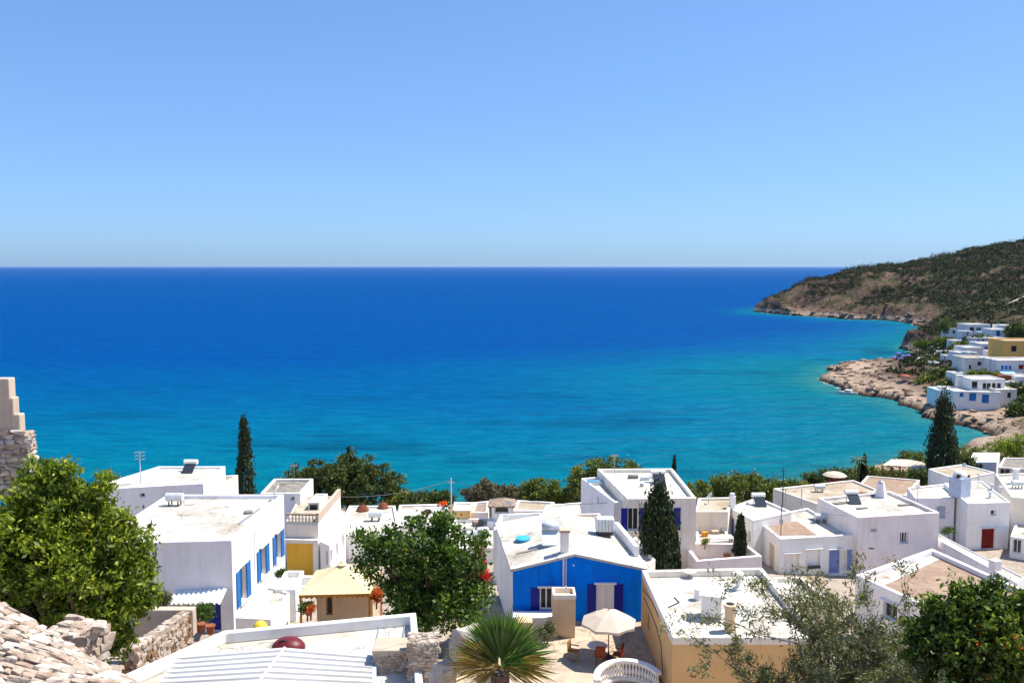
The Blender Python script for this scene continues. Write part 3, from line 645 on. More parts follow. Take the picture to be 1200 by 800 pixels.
def stones(parent, q, size, seed, meshes=SM, depth=0.3, flat=0.62, gap=1.0, maxn=300):
    """lay stones over the quad q (bl, br, tr, tl) in staggered courses, as child objects"""
    r = rng(seed); q = [Vector(p) for p in q]; pl = wloc(parent)
    Hh = ((q[3] - q[0]).length + (q[2] - q[1]).length) / 2; nr = max(1, int(Hh / (size * flat)))
    n = (q[1] - q[0]).cross(q[3] - q[0]).normalized(); cnt = 0
    for i in range(nr):
        t = (i + .5) / nr; l, e = q[0].lerp(q[3], t), q[1].lerp(q[2], t); L = (e - l).length; d = (e - l).normalized(); up = n.cross(d)
        x = -r.random() * size * .5
        while x < L and cnt < maxn:
            w = size * r.uniform(.45, 1.8); p = l + d * (x + w / 2) + n * r.uniform(-.25, .12) * depth + up * r.uniform(-.08, .08) * size
            o = bpy.data.objects.new('stone', meshes[r.integers(len(meshes))]); COL.objects.link(o); o.parent = parent
            M3 = Matrix((d, up, n)).transposed() @ Matrix.Rotation(r.uniform(-.25, .25), 3, 'Z') @ Matrix.Rotation(r.uniform(-.2, .2), 3, 'X')
            sc = Vector((w * 1.12, Hh / nr * r.uniform(1.0, 1.4), depth * r.uniform(.7, 1.25)))
            o.matrix_local = Matrix.Translation(p - pl) @ M3.to_4x4() @ Matrix.Diagonal((*sc, 1))
            x += w * gap; cnt += 1
# chimney block + stone pillar at the roof edge
def stone_block(name, label, c, size, rz, ss, seed, cap=None, cat='wall', meshes=SM):
    ro = root(name, label, cat, (c[0], c[1], c[2] - size[2] / 2)); c = Vector(c)
    MB().box(c, size, rz).build('core', 'mortar', ro)
    X = Vector((math.cos(rz), math.sin(rz), 0)) * size[0] / 2; Y_ = Vector((-math.sin(rz), math.cos(rz), 0)) * size[1] / 2; Z = Vector((0, 0, size[2] / 2))
    fs = [(c - X - Y_ - Z, c + X - Y_ - Z, c + X - Y_ + Z, c - X - Y_ + Z), (c + X - Y_ - Z, c + X + Y_ - Z, c + X + Y_ + Z, c + X - Y_ + Z)]
    if not cap: fs.append((c - X - Y_ + Z, c + X - Y_ + Z, c + X + Y_ + Z, c - X + Y_ + Z))
    for k, f in enumerate(fs): stones(ro, f, ss, seed + k, meshes, depth=ss * .5, maxn=130)
    if cap: MB().box(c + Z + Vector((0, 0, .05)), (size[0] + .14, size[1] + .14, .12), rz).build('cap', cap, ro, bevel=.03)
    return ro
p = P(458, 770, Y=25.6); stone_block('stone_chimney', 'squat stone chimney block with white top on the ribbed roof', (p.x, 25.9, p.z - .35), (1.0, .8, 1.1), .03, .16, 3, cap='roof_cream', cat='chimney')
p = P(494, 752, Y=25.0); stone_block('stone_pillar', 'rough pale stone pillar at the roof corner by the fan palm', (p.x, 25.3, p.z - .9), (.82, .8, 1.8), .05, .17, 9, cat='pillar')
# yellow ball and red cover on the white roof
p = P(305, 735, Y=29.0)
yb = root('buoy_lamp', 'round yellow ball on a short dark stand on the white roof', 'ball', (p.x, p.y, zf))
MB().lathe(p, [(0.02, -.25), (.14, -.22), (.23, -.1), (.255, 0.02), (.22, .13), (.12, .22), (.02, .25)], 16).build('ball', 'plastic_yellow', yb, smooth=True)
MB().lathe((p.x, p.y, zf), [(.16, 0), (.13, .1), (.06, .12), (.06, p.z - zf - .2)], 10).build('stand', 'metal_dark', yb)
p = P(338, 757, Y=27.2)
rd = MB(); rd.lathe((0, 0, 0), [(.56, 0), (.54, .1), (.46, .2), (.32, .3), (.14, .34), (.01, .35)], 20)
rd.v = [(p.x + x, p.y + y * .8, p.z - .05 + z) for x, y, z in rd.v]
ro = root('domed_cover', 'dark red domed cover lying on the ribbed roof edge', 'cover', (p.x, p.y, p.z - .05)); rd.build('dome', 'plastic_red', ro, smooth=True)
MB().tube([(p.x - .25, p.y - .2, p.z + .25), (p.x - .1, p.y - .2, p.z + .32), (p.x + .05, p.y - .2, p.z + .25)], .025).build('handle', 'metal_dark', ro)
# --- blue house
yF = 46.0; ze = P(600, 667, Y=yF).z; zrdg = P(674, 648.5, Y=yF).z
fl, fr, br, bl = Vector((P(601, 667, Y=yF).x, yF)), Vector((P(759, 664, Y=yF).x, yF)), Vector((6.7, 54.5)), Vector((-1.0, 54.5))
rd_ = Vector((P(674, 650, Y=yF).x, yF)); rdb = Vector((3.0, 54.5))
I = House('blue_house', 'bright blue gabled house front with navy shutters and white roof', [('w', *fl), ('w', *fr), ('w', *br), ('w', *bl)], ze, 19.0, 'whitewash', par=0.0)
bh = I.root
# gable front built with openings
I.wall = 'whitewash'
I.win(0, 643.5, 701, 1.05, 1.25, 'dark_opening', 'white_paint', 'navy_paint', .48, bars=2)
I.win(0, 709, 704, .98, 1.95, 'white_paint', 'white_paint', 'navy_paint', .48, sill=False, bars=1)
ops = I.op
def gable_front():
    mb = MB(); a, b, d, nn, L = I.face(0); A_ = Vector((a.x, a.y - .004, 0)); ur = rd_.x - a.x
    us = sorted({0, L, ur} | {o[1] for o in ops} | {o[2] for o in ops})
    zr_ = lambda u: ze + (zrdg - ze) * (u / ur if u < ur else (L - u) / (L - ur)) - .06
    for k in range(len(us) - 1):
        cu = (us[k] + us[k + 1]) / 2; o = [q for q in ops if q[1] < cu < q[2]]
        pt = lambda u, z: A_ + d * u + Vector((0, 0, z))
        segs = [(19.0, o[0][3]), (o[0][4], None)] if o else [(19.0, None)]
        for z0, z1 in segs:
            mb.quad(pt(us[k], z0), pt(us[k + 1], z0), pt(us[k + 1], z1 if z1 else zr_(us[k + 1])), pt(us[k], z1 if z1 else zr_(us[k])))
    return mb.build('front_wall', 'blue_plaster', I.root)
def blue_build():
    # side and back walls, roof slopes, then the openings' parts
    mb = MB()
    for p, q in ((fr, br), (br, bl), (bl, fl)): mb.quad((p.x, p.y, 19), (q.x, q.y, 19), (q.x, q.y, ze), (p.x, p.y, ze))
    mb.quad((br.x, br.y, ze), (rdb.x, rdb.y, zrdg - .2), (bl.x, bl.y, ze)); mb.build('wall', 'whitewash', I.root)
    o_ = .14
    for k, (e0, e1) in enumerate(((fl + Vector((-.12, 0)), bl + Vector((-.12, 0))), (fr + Vector((.12, 0)), br + Vector((.12, 0))))):
        t = [Vector((e0.x, e0.y - o_, ze)), Vector((rd_.x, rd_.y - o_, zrdg)), Vector((rdb.x, rdb.y, zrdg - .15)), Vector((e1.x, e1.y, ze))]
        if k == 0: t = [t[0], t[1], t[2], t[3]]
        else: t = [t[1], t[0], t[3], t[2]]
        MB().slab([p + Vector((0, 0, .04)) for p in t], .14).build('roof_slope', 'roof_white', I.root)
    gable_front()
    s = I; keep = s.op
    # reuse the opening builder through a throwaway wall-less pass
    for (i, u0, u1, z0, z1, k) in keep:
        a, b, d, nn, L = s.face(i); A_ = Vector((a.x, a.y, 0)); pt = lambda u, z, dep=0: A_ + d * u - nn * dep + Vector((0, 0, z))
        w, h = u1 - u0, z1 - z0; um, zm = (u0 + u1) / 2, (z0 + z1) / 2
        rv = MB(); dp = .16
        rv.quad(pt(u0, z0), pt(u1, z0), pt(u1, z0, dp), pt(u0, z0, dp)); rv.quad(pt(u0, z1, dp), pt(u1, z1, dp), pt(u1, z1), pt(u0, z1))
        rv.quad(pt(u0, z0), pt(u0, z0, dp), pt(u0, z1, dp), pt(u0, z1)); rv.quad(pt(u1, z0, dp), pt(u1, z0), pt(u1, z1), pt(u1, z1, dp)); rv.build('reveal', 'white_paint', s.root)
        F = MB(); fw = .08
        F.box(pt(um, z1 - fw / 2, dp - .04), (w, .08, fw)).box(pt(um, z0 + fw / 2, dp - .04), (w, .08, fw))
        for q in range(k['bars'] + 2): F.box(pt(u0 + fw / 2 + (w - fw) * q / (k['bars'] + 1), zm, dp - .042), (fw, .08, h - 2 * fw))
        fo = F.build('window' if h < 1.6 else 'door_frame', 'white_paint', s.root)
        MB().box(pt(um, zm, dp + .01), (w - .01, .03, h - .01)).build('pane' if h < 1.6 else 'door_leaf', k['panel'], fo)
        MB().box(pt(um, z1 + .06, -.05), (w + .25, .16, .1)).build('lintel', 'white_paint', s.root)
        if h < 1.6: MB().box(pt(um - .1, z0 - .22, -.1), (w + .9, .2, .1)).build('sill', 'white_paint', fo)
        for sg, ue in ((-1, u0), (1, u1)):
            sw = k['sw']; cu = ue + sg * (sw / 2 + .02); sh = MB().box(pt(cu, zm, -.02), (sw - .04, .015, h))
            for e in (-1, 1): sh.box(pt(cu + e * (sw / 2 - .03), zm, -.045), (.06, .05, h + .06))
            ns = int(h / .14)
            for q in range(ns): sh.box(pt(cu, z0 + (q + .5) * h / ns, -.04), (sw - .12, .03, h / ns * .75))
            sh.build('shutter', 'navy_paint', s.root)
blue_build()
dpx = P(661.5, 655, Y=yF - .1)
MB().tube([(dpx.x - .05, yF - .1, zrdg - .2), (dpx.x - .05, yF - .1, P(661, 705, Y=yF).z)], .05, 8).tube([(dpx.x + .09, yF - .1, zrdg - .25), (dpx.x + .09, yF - .1, P(661, 705, Y=yF).z)], .03, 8).build('drainpipe', 'white_paint', bh)
p = P(672, 661, Y=yF); MB().lathe((p.x, yF - .12, p.z), [(.02, -.06), (.07, 0), (.02, .06)], 8).build('wall_lamp', 'white_paint', bh)
def slopez(x): return ze + (zrdg - ze) * ((x - fl.x) / (rd_.x - fl.x) if x < rd_.x else (fr.x - x) / (fr.x - rd_.x)) + .04
def onblue(px, py):
    z = ze + .4
    for _ in range(6): p = P(px, py, z=z); z = slopez(p.x)
    return p
p = onblue(662, 648); ch = root('roof_chimney', 'square white chimney on the front ridge of the blue house', 'chimney', p)
MB().box((p.x, p.y + .3, p.z + .55), (.46, .42, 1.2)).build('shaft', 'whitewash', ch, bevel=.03); MB().box((p.x, p.y + .3, p.z + 1.22), (.62, .56, .16)).build('cap', 'plaster_old', ch, bevel=.03)
p = onblue(613, 634); bt = root('blue_tub', 'round blue plastic tub lying on the blue house roof', 'tub', p)
MB().lathe(p, [(.36, 0), (.44, .12), (.43, .2), (.30, .24), (.05, .26)], 16).build('lid', 'plastic_blue', bt, smooth=True); MB().lathe(p + Vector((0, 0, .18)), [(.46, 0), (.47, .03), (.46, .05)], 16).build('rim', 'plastic_blue', bt)
p = onblue(645, 636); wt = root('solar_heater', 'white water heater on a metal stand beside the ridge chimney', 'heater', p)
MB().tube([p + Vector((-.5, .15, .95)), p + Vector((.5, .15, .95))], .24, 14).build('tank', 'metal_pale', wt, smooth=True)
MB().slab([p + Vector((-.5, -.7, .12)), p + Vector((.5, -.7, .12)), p + Vector((.5, .1, .75)), p + Vector((-.5, .1, .75))], .06).build('collector', 'metal_pale', wt)
for x in (-.45, .45):
    for y in (-.6, .3): MB().tube([p + Vector((x, y, -.02)), p + Vector((x, .15 if y > 0 else y, .8 if y > 0 else .2))], .03).build('leg', 'metal_dark', wt)
p = onblue(709, 627); ac = root('roof_tank', 'grey metal water tank on the far roof edge of the blue house', 'tank', p)
MB().box(p + Vector((0, .3, .62)), (1.15, .8, .85)).build('body', 'metal_pale', ac, bevel=.12)
for k in range(5): MB().box(p + Vector((-.4 + .2 * k, -.12, .62)), (.05, .04, .7)).build('rib', 'metal_grey', ac)
MB().box(p + Vector((0, .3, .1)), (1.0, .7, .2)).build('base', 'metal_dark', ac)
# raised kerb walls on the roof
m = MB(); p0, p1 = onblue(722, 620), onblue(746, 652)
e = Vector((p1.x - p0.x, p1.y - p0.y)); rz = math.atan2(e.y, e.x); c = (p0 + p1) / 2
MB().box((c.x, c.y, c.z + .25), (e.length, .3, .62), rz).build('roof_kerb', 'whitewash_cool', bh, bevel=.04)
MB().slab([onblue(604, 651) + Vector((0, 0, .06)), onblue(630, 644) + Vector((0, 0, .06)), onblue(630, 642.5) + Vector((0, 0, .06)), onblue(604, 649) + Vector((0, 0, .06))], .08).build('roof_ledge', 'roof_grey', bh)
# rear blocks
R1 = House('rear_roof_block', 'tan stone roof block behind the blue house', [(648, 626), (712, 626), (703, 601), (650, 602)], 22.3, 16, 'whitewash_cream', 'roof_cream', par=.15, pt=.2, cat='house'); R1.build()
R2 = House('rear_courtyard', 'white walled roof courtyard behind the blue house', [(578, 620), (640, 619), (634, 600), (586, 602)], 21.8, 15.5, 'whitewash', par=.5, pt=.2, cat='house'); R2.build()
R3 = House('roof_hatch_cabin', 'small white stair cabin with a sloping pale panel on the courtyard', [(633, 612), (647, 612), (648, 603), (634, 603)], 23.0, 17, 'whitewash_cool', par=.08, pt=.08, cat='cabin'); R3.build()
# terrace in front of the blue house
zT = 20.35
ter = MB().prism([Vector((-3.5, 36)), Vector((7.0, 36)), Vector((7.2, 46.0)), Vector((-0.5, 46.0)), Vector((-3.5, 45.5))], zT - 1.2, zT).build('terrace', 'paving', None); setting(ter)
# white plastered pier with open top in front of the wall
p = P(661, 747, z=zT); pw = root('plaster_pier', 'tall cream plastered box pier with hollow top before the blue wall', 'pier', p)
zp = P(661, 702, Y=p.y).z; c = Vector((p.x, p.y + .55, 0)); 
MB().box((c.x, c.y, (zT + zp) / 2), (1.18, 1.1, zp - zT), .0).build('shaft', 'tan_light', pw, bevel=.03)
for dx, dy, sx, sy in ((0, -.51, 1.24, .14), (0, .51, 1.24, .14), (-.55, 0, .14, .88), (.55, 0, .14, .88)): MB().box((c.x + dx, c.y + dy, zp + .12), (sx, sy, .26)).build('rim', 'whitewash_cream', pw, bevel=.02)
MB().tube([(dpx.x, p.y + .6, zp - .1), (dpx.x, p.y + .6, zp + .5)], .05).build('pipe', 'metal_pale', pw)
lw = MB().box((P(625, 720, Y=45.2).x, 45.2, zT + .35), (2.3, .9, .75)).build('low_bench_wall', 'whitewash', None, bevel=.05); tag(lw, 'low white plastered bench below the blue house window', 'bench')
# parasol, table, chairs on the terrace
p = P(713, 770, z=zT); top = P(713, 714, Y=p.y)
um = root('patio_parasol', 'large cream parasol shading the terrace table by the blue house', 'parasol', p)
n = 8; rr = 1.42; zc_ = top.z - .62
for k in range(n):
    a0, a1 = 2 * math.pi * k / n + .2, 2 * math.pi * (k + 1) / n + .2
    e0 = Vector((p.x + rr * math.cos(a0), p.y + rr * math.sin(a0), zc_)); e1 = Vector((p.x + rr * math.cos(a1), p.y + rr * math.sin(a1), zc_)); ap = Vector((p.x, p.y, top.z))
    m0, m1 = e0.lerp(ap, .5) + Vector((0, 0, .1)), e1.lerp(ap, .5) + Vector((0, 0, .1)); em = (e0 + e1) / 2 + Vector((0, 0, .03)); mm = (m0 + m1) / 2 - Vector((0, 0, .03))
    MB().add([e0, em, e1, m0, mm, m1, ap], [(0, 1, 4, 3), (1, 2, 5, 4), (3, 4, 6), (4, 5, 6)]).quad(e0, e0 - Vector((0, 0, .14)), em - Vector((0, 0, .1)), em).quad(em, em - Vector((0, 0, .1)), e1 - Vector((0, 0, .14)), e1).build('canopy_panel', 'canvas_white', um)
    MB().tube([e0, e0.lerp(ap, .98) - Vector((0, 0, .03))], .012, 4).build('rib', 'wood', um)
MB().tube([p, (p.x, p.y, top.z + .08)], .03, 8).build('pole', 'wood', um); MB().lathe(p, [(.26, 0), (.26, .06), (.05, .1), (.05, .3)], 12).build('base', 'metal_dark', um)
pt_ = P(700, 772, z=zT)
tb = root('patio_table', 'round white patio table under the cream parasol', 'table', pt_)
MB().lathe(pt_ + Vector((0, 0, .70)), [(.5, 0), (.52, .02), (.5, .04)], 18).build('tabletop', 'white_paint', tb)
for k in range(3):
    a0 = k * 2.1; MB().tube([pt_ + Vector((.35 * math.cos(a0), .35 * math.sin(a0), 0)), pt_ + Vector((.1 * math.cos(a0), .1 * math.sin(a0), .7))], .025).build('leg', 'metal_grey', tb)
def chair(px, py, rz, m, label, name='patio_chair', z=None, grp='chairs on the blue house terrace'):
    p = P(px, py, z=zT if z is None else z); ro = root(name, label, 'chair', p, grp); X = lambda x, y, z_: p + Vector((x * math.cos(rz) - y * math.sin(rz), x * math.sin(rz) + y * math.cos(rz), z_))
    MB().box(X(0, 0, .44), (.48, .46, .05), rz).build('seat', m, ro)
    MB().box(X(0, .23, .72), (.48, .05, .52), rz).build('backrest', m, ro)
    for sx in (-.21, .21):
        for sy in (-.2, .2): MB().tube([X(sx, sy, 0), X(sx, sy, .42)], .022).build('leg', m, ro)
        MB().box(X(sx * 1.1, 0, .64), (.05, .44, .04), rz).build('armrest', m, ro)
chair(703, 777, math.pi, 'red_wood', 'dark red chair in front of the terrace table'); chair(724, 776, -2.0, 'red_wood', 'dark red chair beside the parasol pole'); chair(672, 772, 1.2, 'wood', 'brown slatted chair standing in the sun away from the table')
# round balustrade
pc = P(730, 800, z=zT); cx, cy = pc.x + .1, 37.3
bl_ = root('curved_balustrade', 'curved white balustrade at the terrace edge by the tan house', 'balustrade', (cx, cy, zT))
zb_ = zT + .55; pts = [(cx + 1.5 * math.cos(t), cy + 1.9 * math.sin(t)) for t in np.linspace(math.pi * 1.02, math.pi * .10, 15)]
wallp = [Vector((q[0], q[1])) for q in pts]
def ribbon(pts, z0, z1, th):
    m = MB()
    for k in range(len(pts) - 1):
        a, b = Vector(pts[k]), Vector(pts[k + 1]); d = (b - a).normalized(); nn = Vector((-d.y, d.x)) * th / 2
        m.prism([a - nn - d * .01, b - nn + d * .01, b + nn + d * .01, a + nn - d * .01], z0 + .001 * (k % 2), z1 + .001 * (k % 2))
    return m
ribbon(pts, zT, zT + .16, .24).build('plinth', 'whitewash', bl_); ribbon(pts, zT + .86, zT + 1.0, .3).build('handrail', 'whitewash', bl_)
for k in range(len(pts) - 1):
    for t in (.25, .75):
        q = Vector(pts[k]).lerp(Vector(pts[k + 1]), t); m = MB(); baluster(m, (q.x, q.y, zT + .16), .70, .075); m.build('baluster', 'whitewash', bl_)
# --- white house with purple shutters
J = House('flat_roofed_house', 'white square house with purple shutters behind the broad cypress', [(735, 584), (816, 583), (788, 548.5), (700, 549)], 22.3, 16.5, 'whitewash_cream', par=.3, pt=.28)
J.win(0, 741, 608, .85, 1.75, 'dark_opening', 'white_paint', 'navy_paint', .5, sill=True, bars=1); J.win(0, 783, 608, .85, 1.75, 'dark_opening', 'white_paint', 'navy_paint', .5, sill=True, bars=1); J.build()
for px, py, w, m in ((742, 560, .8, 'roof_grey'), (756, 562, .7, 'metal_pale'), (765, 560, .6, 'white_paint'), (752, 570, .3, 'metal_grey')):
    p = roofpt(J, px, py); MB().box(p + Vector((0, 0, .14)), (w, w * .7, .3), .1).build('roof_box', m, J.root, bevel=.05)
J2 = House('side_annex', 'white annex with a skylight against the purple-shuttered house', [(720, 588), (735, 586.5), (703, 558), (681, 560)], 21.7, 16, 'whitewash_cool', par=.2, pt=.2, cat='annex'); J2.win(3, 701, 585, .3, .5, 'dark_opening', sill=False, bars=0); J2.build()
p = roofpt(J2, 697, 567); sk = MB().box(p + Vector((0, 0, .12)), (1.3, .9, .24), .15).build('skylight', 'metal_pale', J2.root); MB().box(p + Vector((0, 0, .26)), (1.15, .75, .05), .15).build('skylight_pane', 'skylight_glass', sk)
# stair wall right of blue house
sw_ = House('stair_wall', 'low cream wall block between blue house and broad cypress', [(728, 640), (760, 662), (768, 655), (745, 628)], 20.3, 16.5, 'whitewash_cream', par=.2, pt=.2, cat='wall'); sw_.build()
# --- tan house
Mh = House('tan_house', 'tan plastered house with a cream parapet roof and rooftop cooler', [(788, 746), (962, 746), (893, 664.5), (752, 667.5)], 23.5, 18.3, 'tan_plaster', 'roof_white', par=.35, pt=.26, parm='whitewash_cream')
Mh.win(3, 760, 728, .5, .9, 'dark_opening', 'white_paint', sill=False); Mh.build()
M2 = House('side_annex', 'low cream annex behind the olive tree beside the tan house', [(912, 705), (975, 705), (938, 675), (906, 676)], 21.6, 17, 'whitewash_cream', par=.25, pt=.2, cat='annex'); M2.build()
p = roofpt(Mh, 836, 727); cl = root('rooftop_cooler', 'boxy white air cooler on the tan house roof', 'cooler', p)
MB().box(p + Vector((0, .45, .62)), (.95, .85, .95), -.25).build('body', 'white_paint', cl, bevel=.04); MB().box(p + Vector((0, .45, 1.16)), (1.12, 1.0, .1), -.25).build('lid', 'white_paint', cl)
MB().box(p + Vector((.1, .03, .85)), (.55, .03, .22), -.25).build('grille', 'dark_opening', cl)
for x in (-.35, .35):
    for y in (.15, .75): MB().box(p + Vector((x, y, .08)), (.08, .08, .2)).build('foot', 'metal_dark', cl)
p = roofpt(Mh, 855, 739); cy_ = root('round_chimney', 'round tan chimney pot in front of the rooftop cooler', 'chimney', p)
MB().lathe(p, [(.25, -.01), (.25, 1.15), (.31, 1.17), (.31, 1.28), (.2, 1.3)], 16).build('shaft', 'tan_light', cy_); MB().lathe(p + Vector((0, 0, 1.3)), [(.19, 0), (.19, .012)], 14).build('flue', 'dark_opening', cy_)
p = roofpt(Mh, 808, 676); d_ = root('satellite_dish', 'white satellite dish lying on the tan house roof', 'dish', p)
MB().lathe(p + Vector((0, 0, .2)), [(.06, 0), (.25, .05), (.36, .14), (.37, .15), (.2, .06)], 16).build('reflector', 'white_paint', d_); MB().tube([p, p + Vector((0, 0, .22))], .06).build('stem', 'metal_grey', d_)
p = roofpt(Mh, 865, 690); d_ = root('roof_vent', 'white capped vent pipe on the tan house roof', 'vent', p); MB().lathe(p, [(.28, 0), (.28, .1), (.13, .14), (.13, .75)], 12).build('pipe', 'white_paint', d_); MB().lathe(p + Vector((0, 0, .8)), [(.3, 0), (.3, .06), (.1, .18)], 12).build('cap', 'white_paint', d_)
p = roofpt(Mh, 818, 702); d_ = root('roof_vent', 'short white vent stub near the cooler', 'vent', p); MB().lathe(p, [(.2, 0), (.2, .5), (.24, .5), (.24, .58), (.05, .62)], 12).build('pipe', 'white_paint', d_)
MB().tube([roofpt(Mh, 790, 700) + Vector((0, 0, .03)), roofpt(Mh, 796, 706) + Vector((0, 0, .03)), roofpt(Mh, 783, 712) + Vector((0, 0, .03))], .03).build('roof_cable', 'metal_dark', Mh.root)
a, b, d, nn, L = Mh.face(3); wl = lambda px, py: (lambda uz: Vector((a.x, a.y, 0)) + d * uz[0] + nn * .02 + Vector((0, 0, uz[1])))(Mh.hit(3, px, py))
MB().tube([wl(755, 700), wl(762, 715), wl(770, 735), wl(775, 755), wl(777, 790)], .02, 5).build('wall_cable', 'metal_dark', Mh.root); MB().tube([wl(754, 690), wl(765, 705), wl(772, 722)], .018, 5).build('wall_cable', 'metal_dark', Mh.root)
# ---------------------------------------------------------------- middle strip behind the fig tree
H1 = House('flat_roofed_house', 'white roof with red clay domes beside the ochre house', [(393, 626), (470, 626), (463, 592), (409, 592)], 18.9, 14.5, par=.15); H1.build()
for px, py, rr_, lab in ((425, 598, .5, 'broad red clay dome on the white roof near the pine'), (449, 595, .42, 'smaller red clay dome on the same white roof')):
    p = roofpt(H1, px, py); o = root('clay_dome', lab, 'dome', p); MB().lathe(p, [(rr_ * 1.1, 0), (rr_ * 1.1, .12), (rr_, .14), (rr_ * .85, .35), (rr_ * .4, .5), (.03, .55)], 16).build('dome', 'tile_red', o, smooth=True); MB().lathe(p + Vector((0, 0, .54)), [(.06, 0), (.08, .1), (.02, .16)], 8).build('knob', 'tile_red', o)
H2 = House('flat_roofed_house', 'long white roof edged by red flowers behind the fig tree', [(462, 615), (528, 615), (524, 590), (468, 591)], 18.4, 14.2, par=.15); H2.build()
H3 = House('flat_roofed_house', 'small box house with an orange-beige front wall', [(531, 597), (551, 597), (556, 588), (532, 588)], 19.2, 14.5, 'tan_plaster', par=.12, parm='whitewash'); H3.build()
H4 = House('flat_roofed_house', 'low pinkish roofed house between the beige box and the tower', [(552, 600), (572, 600), (573, 586.5), (556, 588)], 18.8, 14.5, 'whitewash_rose', 'tile_pale', par=.12); H4.build()
H6 = House('courtyard_house', 'white courtyard house with loungers on its roof beside the blue house', [(516, 642), (590, 641), (583, 607), (533, 607)], 18.4, 15, par=.3); H6.build()
for k, (px, py) in enumerate(((548, 625), (566, 628), (560, 615), (577, 618))):
    p = roofpt(H6, px, py); MB().box(p + Vector((0, 0, .2 + .15 * (k % 2))), (.9, .6, .4 + .3 * (k % 2)), .4 * k).build('roof_box', ('roof_grey', 'whitewash', 'tile_pale', 'whitewash_cool')[k], H6.root, bevel=.06)
H7 = House('flat_roofed_house', 'flat tan roof just behind the tiled tower', [(601, 598), (640, 598), (650, 588), (606, 585.5)], 18.3, 14, 'whitewash', 'roof_cream', par=.15); H7.build()
H8 = House('flat_roofed_house', 'narrow white roof below the round shore bush', [(634, 603), (686, 602), (683, 588), (640, 591)], 18.2, 14, par=.15); H8.build()
H5 = House('lookout_tower', 'white lookout tower under a pale tiled hip roof', [(576, 592), (600, 592), (600, 586), (578, 586)], 20.0, 14.5, par=.02, pt=.1, cat='tower'); H5.win(0, 588, 597, 1.2, .6, 'dark_opening', sill=False, bars=0); H5.build()
q = [Vector((v.x, v.y, 20.0)) for v in inset(H5.poly, -.35)]; ap = Vector((H5.c.x, H5.c.y, 20.5))
for i in range(4):
    for k in range(6):
        e0, e1 = q[i].lerp(q[(i + 1) % 4], k / 6), q[i].lerp(q[(i + 1) % 4], (k + 1) / 6)
        MB().add([e0, e1, e0.lerp(ap, .97), (e0 + e1) / 2 + Vector((0, 0, .035)), ], [(0, 3, 2), (3, 1, 2)]).build('roof_tile', 'tile_pale', H5.root)
MB().prism(inset(H5.poly, -.3), 19.9, 19.98).build('eaves', 'tile_pale', H5.root)
an = root('utility_pole', 'slender pale mast rising beside the orange-beige box house', 'pole', P(529, 590, Y=76)); b0 = P(529, 592, Y=76); h_ = P(529, 560, Y=76).z
MB().tube([(b0.x, b0.y, 14), (b0.x, b0.y, h_)], .06).build('mast', 'metal_pale', an); MB().box((b0.x, b0.y, h_ - .4), (.7, .05, .05)).build('crossbar', 'metal_grey', an)
# ---------------------------------------------------------------- right-hand houses
N0 = House('flat_roofed_house', 'beige-walled low house with a white chimney stub', [(815, 599), (853, 599), (862, 582), (818, 583)], 18.7, 14, 'whitewash_cream', 'roof_cream', par=.2); N0.build()
p = roofpt(N0, 858, 595); o = root('roof_chimney', 'slim white chimney on the low beige-walled house', 'chimney', p); MB().box(p + Vector((0, 0, .55)), (.5, .5, 1.2)).build('shaft', 'whitewash', o, bevel=.06); MB().box(p + Vector((0, 0, 1.25)), (.36, .36, .2)).build('cap', 'whitewash', o)
N1 = House('flat_roofed_house', 'white house with a blue side door behind the small cypress', [(854, 594), (882, 609), (928, 599), (888, 582)], 18.5, 13.5, 'whitewash', par=.2); N1.win(0, 857.5, 619, .7, 1.9, 'pale_blue_paint', name='door'); N1.win(0, 878, 628, .45, .9, 'dark_opening', bars=0); N1.build()
N2 = House('flat_roofed_house', 'low white house with blind arches and pale blue doors', [(914, 631), (1001, 626), (946, 594.5), (884, 607)], 17.8, 13.6, 'whitewash', par=.22, pt=.22)
for px, py in ((928, 660), (953, 655)): N2.win(0, px, py, 1.25, 1.55, 'whitewash', 'whitewash', sill=False, bars=0, depth=.2, hood=True)
N2.win(0, 978, 658, 1.0, 2.0, 'pale_blue_paint', name='door', hood=True); N2.win(0, 989, 656, .5, 1.7, 'white_paint', 'white_paint', 'pale_blue_paint', .4, shl=False, sill=False, bars=0); N2.win(3, 904, 652, 1.1, 2.2, 'tan_light', name='door'); N2.build()
zr = N2.zroof(); rp = MB().slab([P(913, 627, z=zr + .02), P(957, 626.5, z=zr + .02), P(935, 611, z=zr + .02), P(891, 609, z=zr + .02)], .02).build('gravel_patch', 'roof_gravel', N2.root)
u, z = N2.hit(0, 953, 663.5); facebox(N2, 0, u - .55, u + .55, z - .12, z + .08, .01, .2, 'planter', 'metal_dark', N2.root)
b0 = P(915, 627, z=zr); o = root('utility_pole', 'thin dark aerial pole on the corner of the blind-arch house', 'pole', b0); h_ = P(914, 592, Y=b0.y).z; MB().tube([b0, (b0.x, b0.y, h_)], .035).build('mast', 'metal_dark', o); MB().box((b0.x, b0.y, b0.z + 1.2), (.25, .2, .4)).build('junction_box', 'metal_grey', o)
b0 = P(917, 593, z=17.6); o = root('utility_pole', 'tall dark pole behind the blind-arch house', 'pole', b0); h_ = P(917, 548, Y=b0.y).z; MB().tube([b0, (b0.x, b0.y, h_)], .05).build('mast', 'metal_dark', o); MB().box((b0.x, b0.y, h_ - .3), (.5, .05, .05)).build('crossbar', 'metal_dark', o)
b0 = P(939, 592, z=17.6); o = root('washing_frame', 'rectangular dark frame on the roof edge of the blind-arch house', 'frame', b0); h_ = P(939, 572, Y=b0.y).z; w_ = P(921, 572, Y=b0.y).x
